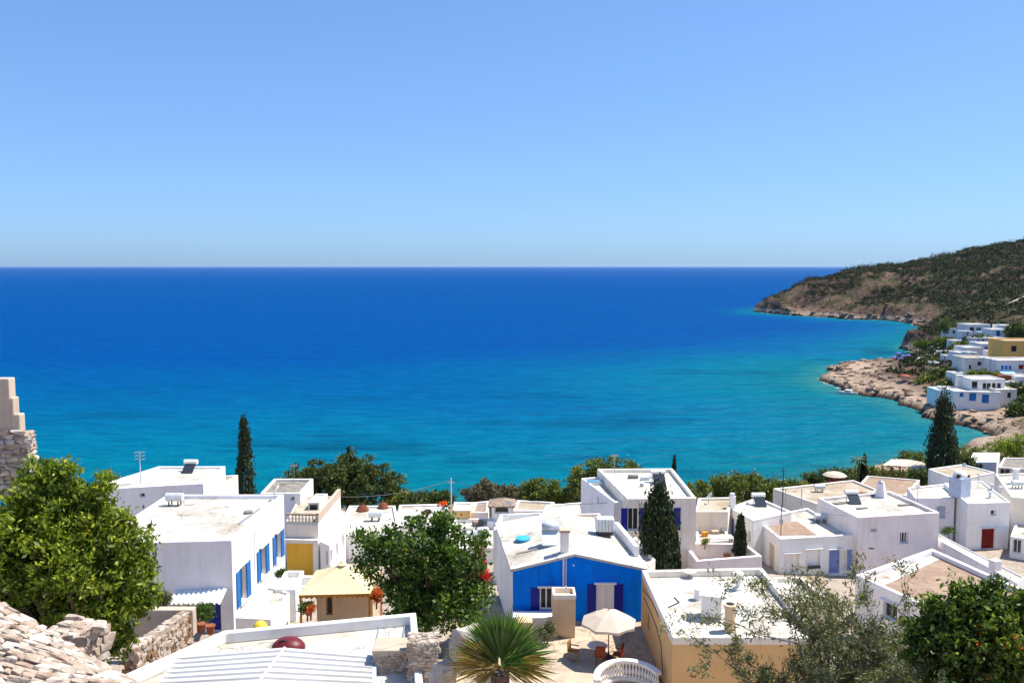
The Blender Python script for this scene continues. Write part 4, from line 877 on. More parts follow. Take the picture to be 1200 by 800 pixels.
MB().tube([b0, (b0.x, b0.y, h_)], .04).build('post', 'metal_grey', o); MB().tube([(w_, b0.y, b0.z), (w_, b0.y, h_)], .04).build('post', 'metal_grey', o); MB().tube([(b0.x, b0.y, h_), (w_, b0.y, h_)], .035).build('crossbar', 'metal_grey', o)
N3 = House('flat_roofed_house', 'tall rose-white house with one barred window and flat parapet roof', [(1005, 606), (1101, 600), (1043, 575), (958, 583)], 19.4, 13.8, 'whitewash_rose', par=.28, pt=.25)
N3.win(0, 1059.5, 630, .75, .95, 'dark_opening', 'white_paint', bars=2); N3.win(0, 1024, 621, .55, .22, 'metal_grey', 'whitewash', sill=False, bars=3); N3.build()
p = roofpt(N3, 1032, 582); o = root('sculpted_chimney', 'tapering white chimney with a bird-like cowl on the rose-white house', 'chimney', p)
m = MB()
for k in range(5): pass
m.tube([p, p + Vector((0, 0, .9)), p + Vector((0, 0, 1.3))], [.6, .42, .34], 4); m.build('shaft', 'whitewash_cool', o); MB().lathe(p + Vector((0, 0, 1.3)), [(.2, 0), (.26, .1), (.12, .22)], 10).build('cowl', 'metal_grey', o)
p = roofpt(N3, 1018, 581); o = root('roof_tiles', 'pile of red roof tiles beside the bird-cowled chimney', 'tiles', p)
for k in range(9): MB().box(p + Vector((-.7 + .28 * (k % 5), .15 * (k // 5), .1 + .12 * (k // 5))), (.25, .4, .12), .1 * k).build('tile', 'tile_red', o)
for px, py, w in ((985, 590, 1.4), (1010, 596, 1.0), (1060, 592, 1.2)):
    p = roofpt(N3, px, py); MB().box(p + Vector((0, 0, .05)), (w, w * .3, .12), .3).build('roof_board', 'roof_grey', N3.root)
MB().tube([P(1002, 628, Y=70.3), P(1002, 668, Y=70.3)], .04).build('drainpipe', 'tan_light', N3.root)
N4 = House('flat_roofed_house', 'white house with a brown gravel roof and thick rounded parapet', [('w', 27.3, 41.5), ('w', 33.8, 43.5), (1092, 642), (1003, 673)], 20.0, 14.2, 'whitewash_cool', 'roof_gravel', par=.32, pt=.34)
N4.win(3, 1043, 716, 1.1, 1.0, 'dark_opening', 'grey_blue', bars=1, hood=True); N4.build()
zr = N4.zroof(); MB().slab([P(1016, 678, z=zr + .015), P(1033, 687, z=zr + .015), P(1111, 650, z=zr + .015), P(1090, 645.5, z=zr + .015)], .02).build('limewashed_strip', 'roof_white', N4.root)
p = P(1165, 680, z=zr); o = root('roof_chimney', 'small white hooded flue on the gravel roof', 'chimney', p); MB().tube([p, p + Vector((0, 0, .7))], .08, 8).build('pipe', 'metal_grey', o); MB().box(p + Vector((0, 0, 1.05)), (.6, .5, .7), .3).build('hood', 'white_paint', o, bevel=.05)
a, b, d, nn, L = N4.face(3); wl4 = lambda px, py: (lambda uz: Vector((a.x, a.y, 0)) + d * uz[0] + nn * .05 + Vector((0, 0, uz[1])))(N4.hit(3, px, py))
MB().tube([wl4(1014, 684), wl4(1013, 692), wl4(1007, 712)], .03, 5).tube([wl4(1013, 692), wl4(1020, 694), wl4(1024, 690)], .025, 5).tube([wl4(1015, 690), wl4(1017, 714)], .025, 5).build('water_pipe', 'metal_dark', N4.root)
MB().slab([P(1016, 668.5, z=20.0), P(1019, 669.5, z=20.0), P(1068, 650, z=20.0), P(1065, 649, z=20.0)], .03)
# garden wall between
gw = House('garden_wall', 'thick white garden wall running down behind the gravel roof house', [(1092, 628), (1192, 683), (1200, 676), (1094, 622)], 16.9, 12.8, 'whitewash_cool', par=.1, pt=.1, cat='wall'); gw.build()
N5 = House('flat_roofed_house', 'cream-white house with a dark red door and domed roof vent', [(1134, 589.5), (1184, 588), (1150, 563), (1106, 566)], 17.8, 12.6, 'whitewash', par=.12, pt=.18, parm='whitewash')
N5.win(0, 1158, 631, 1.35, 1.95, 'red_paint', name='door', hood=True); N5.win(0, 1164, 600.5, .5, .5, 'dark_opening', bars=0); N5.build()
p = roofpt(N5, 1128, 583); o = root('domed_vent_tower', 'pale square vent tower topped by a blue-grey half dome', 'tower', p); x_, y_ = p.x, p.y + .6
MB().box((x_, y_, p.z + .95), (1.55, 1.3, 1.95), .5).build('shaft', 'grey_blue', o, bevel=.04); MB().lathe((x_, y_, p.z + 1.92), [(.66, 0), (.62, .25), (.48, .48), (.25, .64), (.02, .7)], 16).build('dome', 'whitewash_cool', o, smooth=True); MB().box((x_ - .3, y_ - .42, p.z + 2.08), (.5, .3, .34), .5).build('dark_opening', 'dark_opening', o); MB().box((x_ + .62, y_ - .2, p.z + 2.02), (.3, .3, .25), .3).build('clay_pot', 'tile_red', o)
for px, py in ((1162, 574), (1172, 577), (1160, 583)):
    p = roofpt(N5, px, py); MB().lathe(p, [(.12, 0), (.12, .5), (.2, .52), (.2, .62), (.05, .66)], 10).build('vent_pipe', 'metal_pale', N5.root)
N5b = House('side_annex', 'lower white block joined to the red-door house', [(1072, 583), (1119, 583), (1112, 566), (1063, 571)], 17.5, 12.8, 'whitewash_cool', par=.15, cat='annex'); N5b.win(0, 1103, 600, .9, 1.2, 'grey_blue', 'grey_blue', sill=False); N5b.build()
N6 = House('flat_roofed_house', 'long beige-walled house beside the red-door house', [(1185, 582), (1290, 592), (1262, 552), (1166, 555)], 17.9, 12.5, 'whitewash_cream', par=.2); N6.build()
p = roofpt(N6, 1165, 566) + Vector((2.2, 0, 0)); o = root('roof_chimney', 'slim white chimney on the long beige-walled house', 'chimney', p); MB().box(p + Vector((0, 0, .7)), (.45, .45, 1.4)).build('shaft', 'whitewash', o, bevel=.05); MB().box(p + Vector((0, 0, 1.46)), (.6, .6, .12)).build('cap', 'whitewash', o)
N7 = House('porch_house', 'low white porch with a small glazed door beside the red door', [(1184, 628), (1262, 640), (1262, 618), (1190, 612)], 15.4, 12.3, 'whitewash_cool', par=.12, cat='house'); N7.win(0, 1192, 640, .7, 1.3, 'glass', 'white_paint'); N7.build()
N8 = House('flat_roofed_house', 'beige low house with a wide cream roof below the white sunshade', [(906, 572), (957, 590), (1030, 574), (1000, 562)], 15.5, 11, 'whitewash_cream', 'roof_cream', par=.2); N8.build()
N9 = House('flat_roofed_house', 'flat brown-roofed house between sunshade and pergola', [(1000, 575), (1062, 580), (1078, 562), (1016, 557)], 14.3, 10, 'whitewash_cream', 'roof_gravel', par=.15); N9.build()
N10 = House('flat_roofed_house', 'wide beige-roofed house in front of the tall dark cypress', [(1088, 549), (1122, 562), (1166, 553), (1128, 543.5)], 15.4, 10.5, 'whitewash', 'roof_cream', par=.15); N10.build()
N11 = House('flat_roofed_house', 'white waterside house with a square window near the light green bushes', [(1136, 541), (1168, 541), (1172, 530), (1140, 530)], 12.6, 8.5, 'whitewash', par=.12); N11.win(0, 1148, 548, 1.0, 1.2, 'dark_opening', bars=1); N11.build()
N12 = House('flat_roofed_house', 'grey-walled house with a flat roof under the light green bushes', [(1170, 547), (1250, 552), (1250, 536), (1176, 536)], 13.2, 8.5, 'whitewash_rose', 'roof_grey', par=.15); N12.win(0, 1178, 553, 1.2, 1.6, 'dark_opening', bars=1); N12.build()
# courtyard with walls
Lc = House('walled_courtyard', 'open courtyard with high white walls around a small cypress', [(816, 657), (893, 651), (873, 636), (799, 635)], 18.2, 14.5, 'whitewash_rose', 'roof_cream', par=1.25, pt=.28, cat='courtyard', parm='whitewash_rose'); Lc.build()
zL = Lc.zroof()
def slabtable(px, py, w, dpt, hgt, m, name, label, cat):
    p = P(px, py, z=zL); o = root(name, label, cat, p)
    MB().box(p + Vector((0, 0, hgt)), (w, dpt, .08), .1).build('top', m, o)
    for sx in (-1, 1):
        for sy in (-1, 1): MB().box(p + Vector((sx * (w / 2 - .1), sy * (dpt / 2 - .1), hgt / 2 - .02)), (.07, .07, hgt - .04)).build('leg', m, o)
slabtable(845, 646, 1.9, 1.0, 1.2, 'white_paint', 'sunshade_table', 'white flat-topped sunshade in the walled courtyard', 'sunshade'); slabtable(823, 646, 1.0, .6, .7, 'white_paint', 'garden_table', 'small white table in the walled courtyard', 'table')
for k, (px, py, m) in enumerate(((852, 655, 'terracotta'), (861, 652, 'metal_grey'), (868, 648, 'terracotta'))):
    p = P(px, py, z=zL); o = root('planter_box', ('clay planter by the courtyard cypress', 'grey tub by the courtyard wall', 'clay planter at the courtyard corner')[k], 'planter', p); MB().lathe(p, [(.22, 0), (.3, .4), (.34, .42), (.34, .48), (.25, .46)], 10).build('pot', m, o); MB().lathe(p + Vector((0, 0, .4)), [(.26, 0), (.1, .1)], 8).build('soil', 'bark', o)
Lt = House('terrace_block', 'cluttered white terrace between purple shutters and the blue side door', [(816, 636), (854, 632), (850, 610), (815, 612)], 17.0, 14, 'whitewash_cream', 'roof_cream', par=.2, cat='terrace'); Lt.build()
r = rng(77)
for k, (px, py, m, sz, lab) in enumerate(((819, 622, 'wood', .8, 'wooden crate on the cluttered terrace'), (826, 628, 'wood_orange', .5, 'orange wooden box on the cluttered terrace'), (832, 620, 'whitewash', .7, 'white block on the cluttered terrace'), (842, 615, 'metal_dark', .6, 'dark motor scooter shape under a cover on the terrace'), (838, 627, 'plaster_old', .55, 'old cream chest on the cluttered terrace'), (848, 624, 'metal_grey', .5, 'grey metal bin on the cluttered terrace'))):
    p = roofpt(Lt, px, py); o = root('storage_box', lab if k != 3 else 'dark covered box on the cluttered terrace', 'box', p); MB().box(p + Vector((0, 0, sz * .35)), (sz, sz * .7, sz * .7), r.uniform(0, 1)).build('body', m, o, bevel=.03); MB().box(p + Vector((0, 0, sz * .72)), (sz * 1.06, sz * .76, .05), 0.1).build('lid', m, o)
# white sunshade and pergola near the shore
p = P(978, 563, Y=108); zg = hz(p.x, 108); top = P(978, 552.5, Y=108)
o = root('beach_sunshade', 'wide flat white sunshade over red cushions near the shore', 'sunshade', (p.x, 108, zg)); MB().lathe((p.x, 108, top.z), [(1.5, -.45), (1.1, -.2), (.5, -.03), (.02, 0)], 12).build('canopy', 'canvas_white', o); MB().tube([(p.x, 108, zg - .2), (p.x, 108, top.z - .02)], .06).build('pole', 'metal_pale', o)
o = root('lounge_sofa', 'red cushioned sofa under the flat white sunshade', 'sofa', (p.x, 107, top.z - 1.6)); MB().box((p.x, 107, top.z - 1.5), (2.0, .8, .4)).build('seat', 'canvas_red', o, bevel=.05); MB().box((p.x, 107.5, top.z - 1.1), (2.0, .25, .6)).build('backrest', 'canvas_red', o, bevel=.05); MB().box((p.x, 107.2, top.z - 2.4), (2.6, 1.6, 1.4)).build('base', 'whitewash_cream', o)
a, b, c, d = P(1034, 545, z=13.2), P(1083, 552, z=13.2), P(1087, 543, z=13.2), P(1045, 538, z=13.2)
o = root('shore_pergola', 'white-roofed open pergola on posts beside the tall dark cypress', 'pergola', ((a.x + c.x) / 2, (a.y + c.y) / 2, 9.5))
for k in range(8): e = [a.lerp(b, k / 8), a.lerp(b, (k + .93) / 8), d.lerp(c, (k + .93) / 8), d.lerp(c, k / 8)]; MB().slab([v + Vector((0, 0, .25 * math.sin(math.pi * (k + .5) / 8))) for v in e], .08).build('roof_strip', 'canvas_white', o)
for t in (0, .25, .5, .75, 1): 
    for e, f in ((a, b), (d, c)): q = e.lerp(f, t); MB().tube([(q.x, q.y, 9), (q.x, q.y, 13.15)], .09).build('post', 'wood', o)
# ---------------------------------------------------------------- far village on the slope
FARN = 0
def far_house(x0, x1, yt, yb, Y, dep, label, wall='whitewash', roof='roof_white', wins=(), skew=0.0, par=.3):
    a = P(x0, yt, Y=Y); b = P(x1, yt, Y=Y); zb = P((x0 + x1) / 2, yb, Y=Y).z; zb2 = min(zb, hz((a.x + b.x) / 2, Y + dep / 2), hz(a.x, Y)) - 1.0
    h = House('village_house', label, [('w', a.x, Y), ('w', b.x, Y + skew), ('w', b.x + .04 * dep, Y + dep + skew), ('w', a.x + .04 * dep, Y + dep)], a.z, zb2, wall, roof, par=par, pt=.3, cat='house', group='houses on the far slope')
    for (px, py, w, hh, pn) in wins: h.win(0, px, py, w, hh, pn, 'white_paint', bars=0, sill=False)
    return h.build()
far_house(1133, 1161, 380, 392, 362, 9, 'rounded white villa with pale glazed front on the upper slope', wins=((1139, 386, 2, 2, 'glass'), (1147, 387, 2.2, 2.4, 'skylight_glass'), (1154, 388, 1.2, 2.2, 'dark_opening')))
far_house(1113, 1130, 384.5, 393, 368, 8, 'small white twin house beside the lone promontory tree', wins=((1118, 389, 1.2, 1.4, 'dark_opening'), (1125, 389, 1.2, 1.4, 'dark_opening')))
far_house(1163, 1184, 386, 399, 335, 8, 'cube-shaped white house with a tall blue shutter', wins=((1170, 391, 1.6, 2.8, 'blue_paint'),))
far_house(1173, 1190, 381, 388, 358, 7, 'white pavilion with a pointed vent high on the slope')
far_house(1160, 1180, 396, 404, 318, 8, 'flat white terrace house below the cube-shaped house')
far_house(1150, 1176, 402.5, 414, 298, 9, 'white house with turquoise doors in the village middle', wins=((1156, 409, 1.4, 2, 'pale_blue_paint'), (1163, 409, 1.4, 2, 'dark_opening')))
far_house(1131, 1151, 407, 419, 288, 8, 'white house with blank walls above the grey-fronted house', wins=((1140, 413, .9, 1.0, 'dark_opening'),))
far_house(1123, 1136, 413, 425, 276, 7, 'narrow white house stepping down towards the rocks', wins=((1128, 419, .8, 1.2, 'dark_opening'),))
far_house(1111, 1123, 417, 425, 292, 6, 'tiny white hut with a flat roof beside the terrace walls', wins=((1116, 421, .8, 1.1, 'blue_paint'),))
far_house(1131, 1160, 419, 437, 250, 8, 'pale grey-fronted house with a square dark window and cream roof edge', 'whitewash_cream', 'roof_cream', ((1148, 426, 1.2, 1.2, 'dark_opening'), (1137, 430, .8, 1.3, 'dark_opening')))
far_house(1159, 1168, 420, 440, 247, 6, 'slim white stair block beside the grey-fronted house')
oh = far_house(1178, 1225, 399, 424, 262, 10, 'large orange house with a square dark window', 'orange_plaster', 'roof_cream', ((1188.5, 408.5, 1.8, 1.9, 'dark_opening'),), par=.4)
kh = far_house(1168, 1225, 422, 441, 244, 9, 'lavender house with blue windows and a turquoise awning', 'whitewash_rose', 'roof_white', ((1175, 430.5, .9, 1.3, 'blue_paint'), (1179.5, 430.5, .9, 1.3, 'blue_paint'), (1184, 430.5, .9, 1.3, 'blue_paint'), (1197, 430, 1.6, 1.4, 'red_paint')))
a = P(1170, 434, Y=243.9); b = P(1187, 434, Y=243.9); MB().slab([a + Vector((0, -1.8, -.8)), b + Vector((0, -1.8, -.8)), b, a], .1).build('awning', 'plastic_blue', kh.root)
far_house(1160, 1190, 440, 448, 236, 6, 'low rust-red walled terrace below the lavender house', 'tile_red', 'tile_red', par=.2)
# big house at the water
bh2 = far_house(1118, 1168, 458, 487, 222, 10, 'large white waterside villa with blue shutters above the dark rocks', wins=((1127, 459.5 + 3, 1, 1.2, 'blue_paint'), (1140, 465, 1.8, 2.2, 'blue_paint'), (1155, 467, 1.8, 2.4, 'blue_paint')), skew=-2)
far_house(1139, 1178, 444, 458, 225, 8, 'curved white upper floor with dark arches over the waterside villa', wins=((1154, 452, 1.1, 1.6, 'dark_opening'), (1159, 452, 1.1, 1.6, 'dark_opening'), (1165, 452, 1.1, 1.6, 'dark_opening'), (1171, 452, 1.1, 1.6, 'dark_opening'), (1142, 451, 1.6, 2, 'glass')))
far_house(1100, 1119, 457, 476, 227, 7, 'low white wing with rounded end beside the waterside villa', wins=((1112, 471, 1.4, 1.8, 'blue_paint'),), par=.2)
far_house(1168, 1192, 456, 475, 221, 8, 'cream side house with one dark window beside the waterside villa', 'whitewash_cream', wins=((1183, 463, 1.1, 1.5, 'dark_opening'), (1171, 461, .9, 1, 'dark_opening')))
a = P(1124.5, 440, Y=231); o = root('square_chimney', 'tall white square chimney tower at the waterside villa', 'chimney', (a.x, 231, 3)); MB().box((a.x, 231, (a.z + 3) / 2), (1.4, 1.4, a.z - 3)).build('shaft', 'whitewash', o); MB().box((a.x, 231, a.z + .1), (1.7, 1.7, .25)).build('cap', 'whitewash', o)
for x0, x1, yt, yb, Y, lab in ((1071, 1080, 419, 425, 335, 'white beach hut next to the blue parasols'), (1080, 1088, 414.5, 421, 342, 'white beach hut with arched end among shrubs'), (1086, 1096, 411.5, 417, 350, 'long white hut behind the beach huts'), (1097, 1106, 407, 413, 356, 'white walled plot on the promontory slope'), (1186, 1200, 373, 380, 385, 'white house end showing at the slope top')): far_house(x0, x1, yt, yb, Y, 5, lab, wins=(((x0 + x1) / 2, (yt + yb) / 2 + .5, 1.0, 1.3, 'dark_opening'),))
for x0, x1, yt, yb, Y, dp, wl_, lab, ws in ((1188, 1204, 386, 397, 330, 7, 'whitewash', 'white block house behind the orange house', 1), (1141, 1158, 396, 403, 320, 6, 'whitewash', 'long white terrace wall house below the rounded villa', 2), (1118, 1131, 399, 406, 330, 6, 'whitewash', 'small white house under the umbrella-shaped tree', 1), (1104, 1113, 412, 419, 312, 5, 'whitewash', 'tiny white cube among the terrace walls', 1), (1135, 1146, 413, 420, 272, 5, 'whitewash_cool', 'white outhouse above the grey-fronted house', 1), (1163, 1178, 412, 421, 272, 6, 'whitewash', 'white house squeezed beside the orange house', 2), (1095, 1104, 425, 432, 285, 5, 'whitewash', 'low white cabin above the dark grove', 1), (1150, 1163, 389, 395, 345, 5, 'whitewash', 'flat white annex below the rounded villa', 1), (1190, 1212, 441, 456, 234, 7, 'whitewash', 'white house below the lavender house end', 2), (1176, 1192, 447, 458, 232, 6, 'whitewash_cream', 'cream house behind the waterside villa', 1), (1118, 1132, 437, 445, 246, 5, 'whitewash', 'white walled terrace under the dark grove', 0), (1128, 1140, 388, 394, 352, 5, 'whitewash_cool', 'pale lean-to beside the rounded villa', 1)):
    far_house(x0, x1, yt, yb, Y, dp, lab, wl_, wins=[(x0 + (x1 - x0) * (k + 1) / (ws + 1), (yt + yb) / 2, 1.0, 1.3, 'dark_opening' if k else 'blue_paint') for k in range(ws)])
def slope_wall(pts, label, h=1.1):
    q = [P(a, b, Y=Y) for a, b, Y in pts]; q = [Vector((v.x, v.y, hz(v.x, v.y))) for v in q]; o = root('terrace_wall', label, 'wall', q[0], 'terrace walls on the far slope')
    for a, b in zip(q[:-1], q[1:]):
        d = (b - a); d.z = 0; nn = Vector((-d.y, d.x, 0)).normalized() * .3; U = Vector((0, 0, h)); D_ = Vector((0, 0, -1.5))
        MB().add([a - nn + D_, b - nn + D_, b + nn + D_, a + nn + D_, a - nn + U, b - nn + U, b + nn + U, a + nn + U], [(4, 5, 6, 7), (0, 1, 5, 4), (2, 3, 7, 6), (1, 2, 6, 5), (3, 0, 4, 7)]).build('wall_run', 'whitewash_cream', o)
slope_wall([(1078, 414, 345), (1090, 407, 352), (1108, 400, 350), (1125, 396, 352)], 'pale wall climbing from the beach huts'); slope_wall([(1068, 432, 305), (1088, 421, 315), (1110, 412, 322)], 'pale wall rising behind the blue parasols'); slope_wall([(1150, 372, 420), (1172, 360, 440), (1200, 350, 450)], 'pale roadside wall high on the slope'); slope_wall([(1100, 452, 245), (1118, 449, 240), (1130, 448, 238)], 'pale wall along the waterside villa approach'); slope_wall([(1160, 394, 345), (1180, 392, 350), (1200, 388, 355)], 'pale wall behind the cube-shaped house')
# beach parasols, red tent, boats
def beach_parasol(px, py, Y, m, label, r_=1.25):
    p = P(px, py, Y=Y); g = hz(p.x, Y); o = root('beach_parasol', label, 'parasol', (p.x, Y, g), 'parasols on the rocks'); z = max(p.z, g + 2.2)
    MB().lathe((p.x, Y, z), [(r_, -.6), (r_ * .6, -.22), (.03, 0)], 8).build('canopy', m, o); MB().tube([(p.x, Y, g - .3), (p.x, Y, z)], .05).build('pole', 'metal_pale', o)
for k, (px, py, Y) in enumerate(((1047, 428, 322), (1052, 427, 326), (1058, 428.5, 320), (1063, 429, 318), (1055, 430.5, 314))): beach_parasol(px, py, Y, 'canvas_blue', 'violet-blue beach parasol in the cluster on the rocks')
beach_parasol(1060, 449, 268, 'canvas_red', 'red beach parasol alone on the pale rocks', 1.7)
def boat(px, py, L, rz, label):
    p = P(px, py, z=0.0); o = root('motor_boat', label, 'boat', p, 'boats moored by the rocky spit'); o.rotation_euler.z = rz; m = MB()
    sec = [(-.5, .30), (-.2, .36), (.15, .34), (.36, .2), (.5, .01)]; v = []
    for x, w in sec: v += [(x * L, -w * L * .5, .75 + .25 * max(0, x)), (x * L, -w * L * .3, -.2), (x * L, w * L * .3, -.2), (x * L, w * L * .5, .75 + .25 * max(0, x))]
    f = [(4 * k + j, 4 * k + 4 + j, 4 * k + 5 + j, 4 * k + 1 + j) for k in range(4) for j in range(3)] + [(0, 1, 2, 3)]
    v = [(a + p.x, b + p.y, c) for a, b, c in v]; MB().add(v, f).build('hull', 'white_paint', o)
    dk = [(x * L, s * w * L * .46, .7) for s in (-1,) for x, w in sec] + [(x * L, w * L * .46, .7) for x, w in reversed(sec)]
    MB().prism([(a + p.x, b + p.y) for a, b, c in dk], .55, .7).build('deck', 'canvas_white', o); MB().box((p.x - .05 * L, p.y, 1.05), (.3 * L, .26 * L, .7)).build('cabin', 'white_paint', o, bevel=.1); MB().box((p.x + .02 * L, p.y, 1.2), (.18 * L, .27 * L, .25)).build('windscreen', 'glass', o); MB().box((p.x - .52 * L, p.y, .6), (.3, .4, .9)).build('outboard_motor', 'metal_dark', o)
boat(993, 461.5, 6.5, 2.6, 'larger white motor boat moored off the rocky spit'); boat(1002, 460, 5.0, 2.9, 'smaller white motor boat close against the spit rocks')

# ---------------------------------------------------------------- rooftop clutter
def water_tank(h, px, py, label, m='metal_pale'):
    p = roofpt(h, px, py); o = root('water_tank', label, 'tank', p)
    for x in (-.3, .3):
        for y in (-.25, .25): MB().box(p + Vector((x, y, .16)), (.07, .07, .34)).build('leg', 'metal_dark', o)
    MB().tube([p + Vector((-.55, 0, .58)), p + Vector((.55, 0, .58))], .27, 14).build('barrel', m, o, smooth=False); MB().tube([p + Vector((.5, .1, .4)), p + Vector((.6, .1, .02)), p + Vector((1.2, .2, .02))], .025, 5).build('pipe', 'metal_grey', o)
def solar(h, px, py, label):
    p = roofpt(h, px, py); o = root('solar_heater', label, 'heater', p)
    MB().slab([p + Vector((-.5, -.6, .1)), p + Vector((.5, -.6, .1)), p + Vector((.5, .35, .75)), p + Vector((-.5, .35, .75))], .06).build('collector', 'glass', o); MB().tube([p + Vector((-.6, .45, .85)), p + Vector((.6, .45, .85))], .22, 12).build('tank', 'white_paint', o)
    for x in (-.45, .45): MB().tube([p + Vector((x, .45, 0)), p + Vector((x, .45, .7))], .03).build('leg', 'metal_grey', o)
def aerial(h, px, py, H_, label):
    p = roofpt(h, px, py); o = root('television_aerial', label, 'aerial', p); MB().tube([p, p + Vector((0, 0, H_))], .025, 5).build('mast', 'metal_grey', o)
    for k in range(4): MB().box(p + Vector((0, -.3 + .2 * k, H_ - .1)), (.7 - .1 * k, .025, .025)).build('antenna_element', 'metal_grey', o)
    MB().box(p + Vector((0, 0, H_ - .1)), (.025, .8, .025)).build('boom', 'metal_grey', o)
def dish(h, px, py, label):
    p = roofpt(h, px, py); o = root('satellite_dish', label, 'dish', p); MB().tube([p, p + Vector((0, 0, .6))], .03, 6).build('stem', 'metal_grey', o); m = MB().lathe((0, 0, 0), [(.02, -.1), (.2, -.07), (.36, .02), (.36, .03), (.2, -.05)], 16); M3 = Matrix.Rotation(R(-55), 3, 'Y'); m.v = [tuple(M3 @ Vector(v) + p + Vector((.1, 0, .75))) for v in m.v]; m.build('reflector', 'white_paint', o)
water_tank(A, 205, 592, 'barrel water tank on the blue-shuttered house roof'); dish(A, 322, 586, 'satellite dish at a roof corner of the blue-shuttered house'); solar(B1, 222, 553, 'solar heater on the roof with the tall aerial'); aerial(D1, 345, 566, 1.6, 'spindly aerial on the grey-roofed cabin'); water_tank(H1, 440, 610, 'barrel water tank on the red-domed roof'); solar(J, 772, 566, 'solar heater on the purple-shuttered house'); aerial(J, 720, 556, 1.8, 'spindly aerial on the purple-shuttered house'); dish(N0, 830, 590, 'satellite dish on the low beige-walled house'); solar(N1, 890, 592, 'solar heater on the house with the blue side door'); water_tank(N2, 962, 612, 'barrel water tank on the blind-arch house'); aerial(N3, 1075, 590, 1.6, 'spindly aerial on the rose-white house'); solar(N3, 1000, 589, 'solar heater on the rose-white house'); water_tank(N8, 960, 576, 'barrel water tank on the wide cream roof'); aerial(N5, 1146, 572, 1.5, 'spindly aerial beside the domed vent tower'); water_tank(N6, 1192, 572, 'barrel water tank on the long beige-walled house'); dish(N10, 1128, 552, 'satellite dish on the wide beige roof'); water_tank(H6, 555, 634, 'barrel water tank on the white courtyard house'); aerial(R2, 596, 610, 1.5, 'spindly aerial on the white roof courtyard')
def cable(a, b, sag, label):
    pts = [a.lerp(b, t) - Vector((0, 0, sag * 4 * t * (1 - t))) for t in np.linspace(0, 1, 12)]; o = MB().tube(pts, .018, 4).build('overhead_cable', 'metal_dark', None); tag(o, label, 'cable')
cable(P(914, 594, Y=70), P(1100, 602, Y=71.4), .5, 'overhead cable from the corner pole to the rose-white house'); cable(P(529, 562, Y=76), P(352, 578, Y=68), .8, 'overhead cable from the slender mast to the grey-roofed cabin'); cable(P(529, 562, Y=76), P(720, 588, Y=66.3), .9, 'overhead cable from the slender mast to the skylight annex')
# ---------------------------------------------------------------- foliage
def leaf_arrays(c, L, Wd, r, up=0.3, out=None, jitter=0.55):
    n = len(c); d = r.normal(size=(n, 3)); d[:, 2] += up
    if out is not None: d += out
    d /= np.linalg.norm(d, axis=1)[:, None]
    s = np.cross(d, r.normal(size=(n, 3))); s /= np.linalg.norm(s, axis=1)[:, None] + 1e-9
    k = (1 + jitter * r.uniform(-1, 1, n))[:, None]
    p0 = c - d * L * .5 * k; p2 = c + d * L * .5 * k; m = c + np.cross(d, s) * L * .06
    v = np.stack([p0, m + s * Wd * .5 * k, p2, m - s * Wd * .5 * k], 1).reshape(-1, 3)
    return v, np.arange(n * 4).reshape(-1, 4)
def lobes_clumps(lobes, n, r, shell=.45):
    w = np.array([l[3] * l[4] * l[5] for l in lobes]) ** .67; pick = r.choice(len(lobes), n, p=w / w.sum()); L = np.array(lobes)[pick]
    d = r.normal(size=(n, 3)); d /= np.linalg.norm(d, axis=1)[:, None]; rad = r.random(n) ** shell
    return L[:, :3] + d * rad[:, None] * L[:, 3:6], d
def tree(name, label, base, lobes, ncl, nlf, cr_, L, Wd, leaf, seed, trunk_r=.12, bark='bark', cat='tree', group=None, limbs=14, shell=.45, up=.75, flowers=None, outk=.6):
    r = rng(seed); base = Vector(base); ro = root(name, label, cat, base, group)
    cc, dd = lobes_clumps(lobes, ncl, r, shell)
    k = np.repeat(np.arange(ncl), nlf); rad = cr_ * r.uniform(.6, 1.3, ncl)[k]
    c = cc[k] + r.normal(size=(len(k), 3)) * rad[:, None] * np.array([.55, .55, .42])
    v, f = leaf_arrays(c, L, Wd, r, up, dd[k] * outk); npmesh('crown', v, f, leaf, ro)
    ctr = np.mean(np.array(lobes)[:, :3], 0); m = MB(); lowz = min(l[2] - l[5] * .3 for l in lobes)
    fork = Vector((base.x * .6 + ctr[0] * .4, base.y * .6 + ctr[1] * .4, base.z + (lowz - base.z) * .8 if lowz > base.z + .3 else base.z + .25))
    m.tube([base - Vector((0, 0, .3)), base.lerp(fork, .5) + Vector((.03, .02, 0)), fork], [trunk_r * 1.25, trunk_r, trunk_r * .9], 8)
    for i in r.choice(ncl, min(limbs, ncl), replace=False):
        e = Vector(cc[i]); mid = fork.lerp(e, .5) + Vector((r.normal() * .05, r.normal() * .05, .08)) * (e - fork).length
        m.tube([fork, mid, e], [trunk_r * .55, trunk_r * .32, trunk_r * .08], 5, False)
    m.build('trunk', bark, ro)
    if flowers:
        leafm, nf, fl_L, sel = flowers; q = [i for i in range(ncl) if sel(cc[i])] or list(range(ncl)); pick = r.choice(q, nf)
        fc = cc[pick] + dd[pick] * cr_ * .7; kk = np.repeat(np.arange(nf), 8); c = fc[kk] + r.normal(size=(len(kk), 3)) * fl_L * .7
        v, f = leaf_arrays(c, fl_L, fl_L * .8, r); npmesh('flowers', v, f, leafm, ro)['kind'] = 'stuff'
    return ro
def lobe_px(px, py, Y, rx, rz, ry=None, dy=0):
    """lobe centred on a pixel at depth Y, radii given in photo pixels"""
    p = P(px, py, Y=Y); s = Y / 1000.0; return (p.x, p.y + dy, p.z, rx * s, (ry or (rx + rz) / 2) * s, rz * s)
def gnd(px, Y, py=600): x = P(px, py, Y=Y).x; return Vector((x, Y, hz(x, Y)))
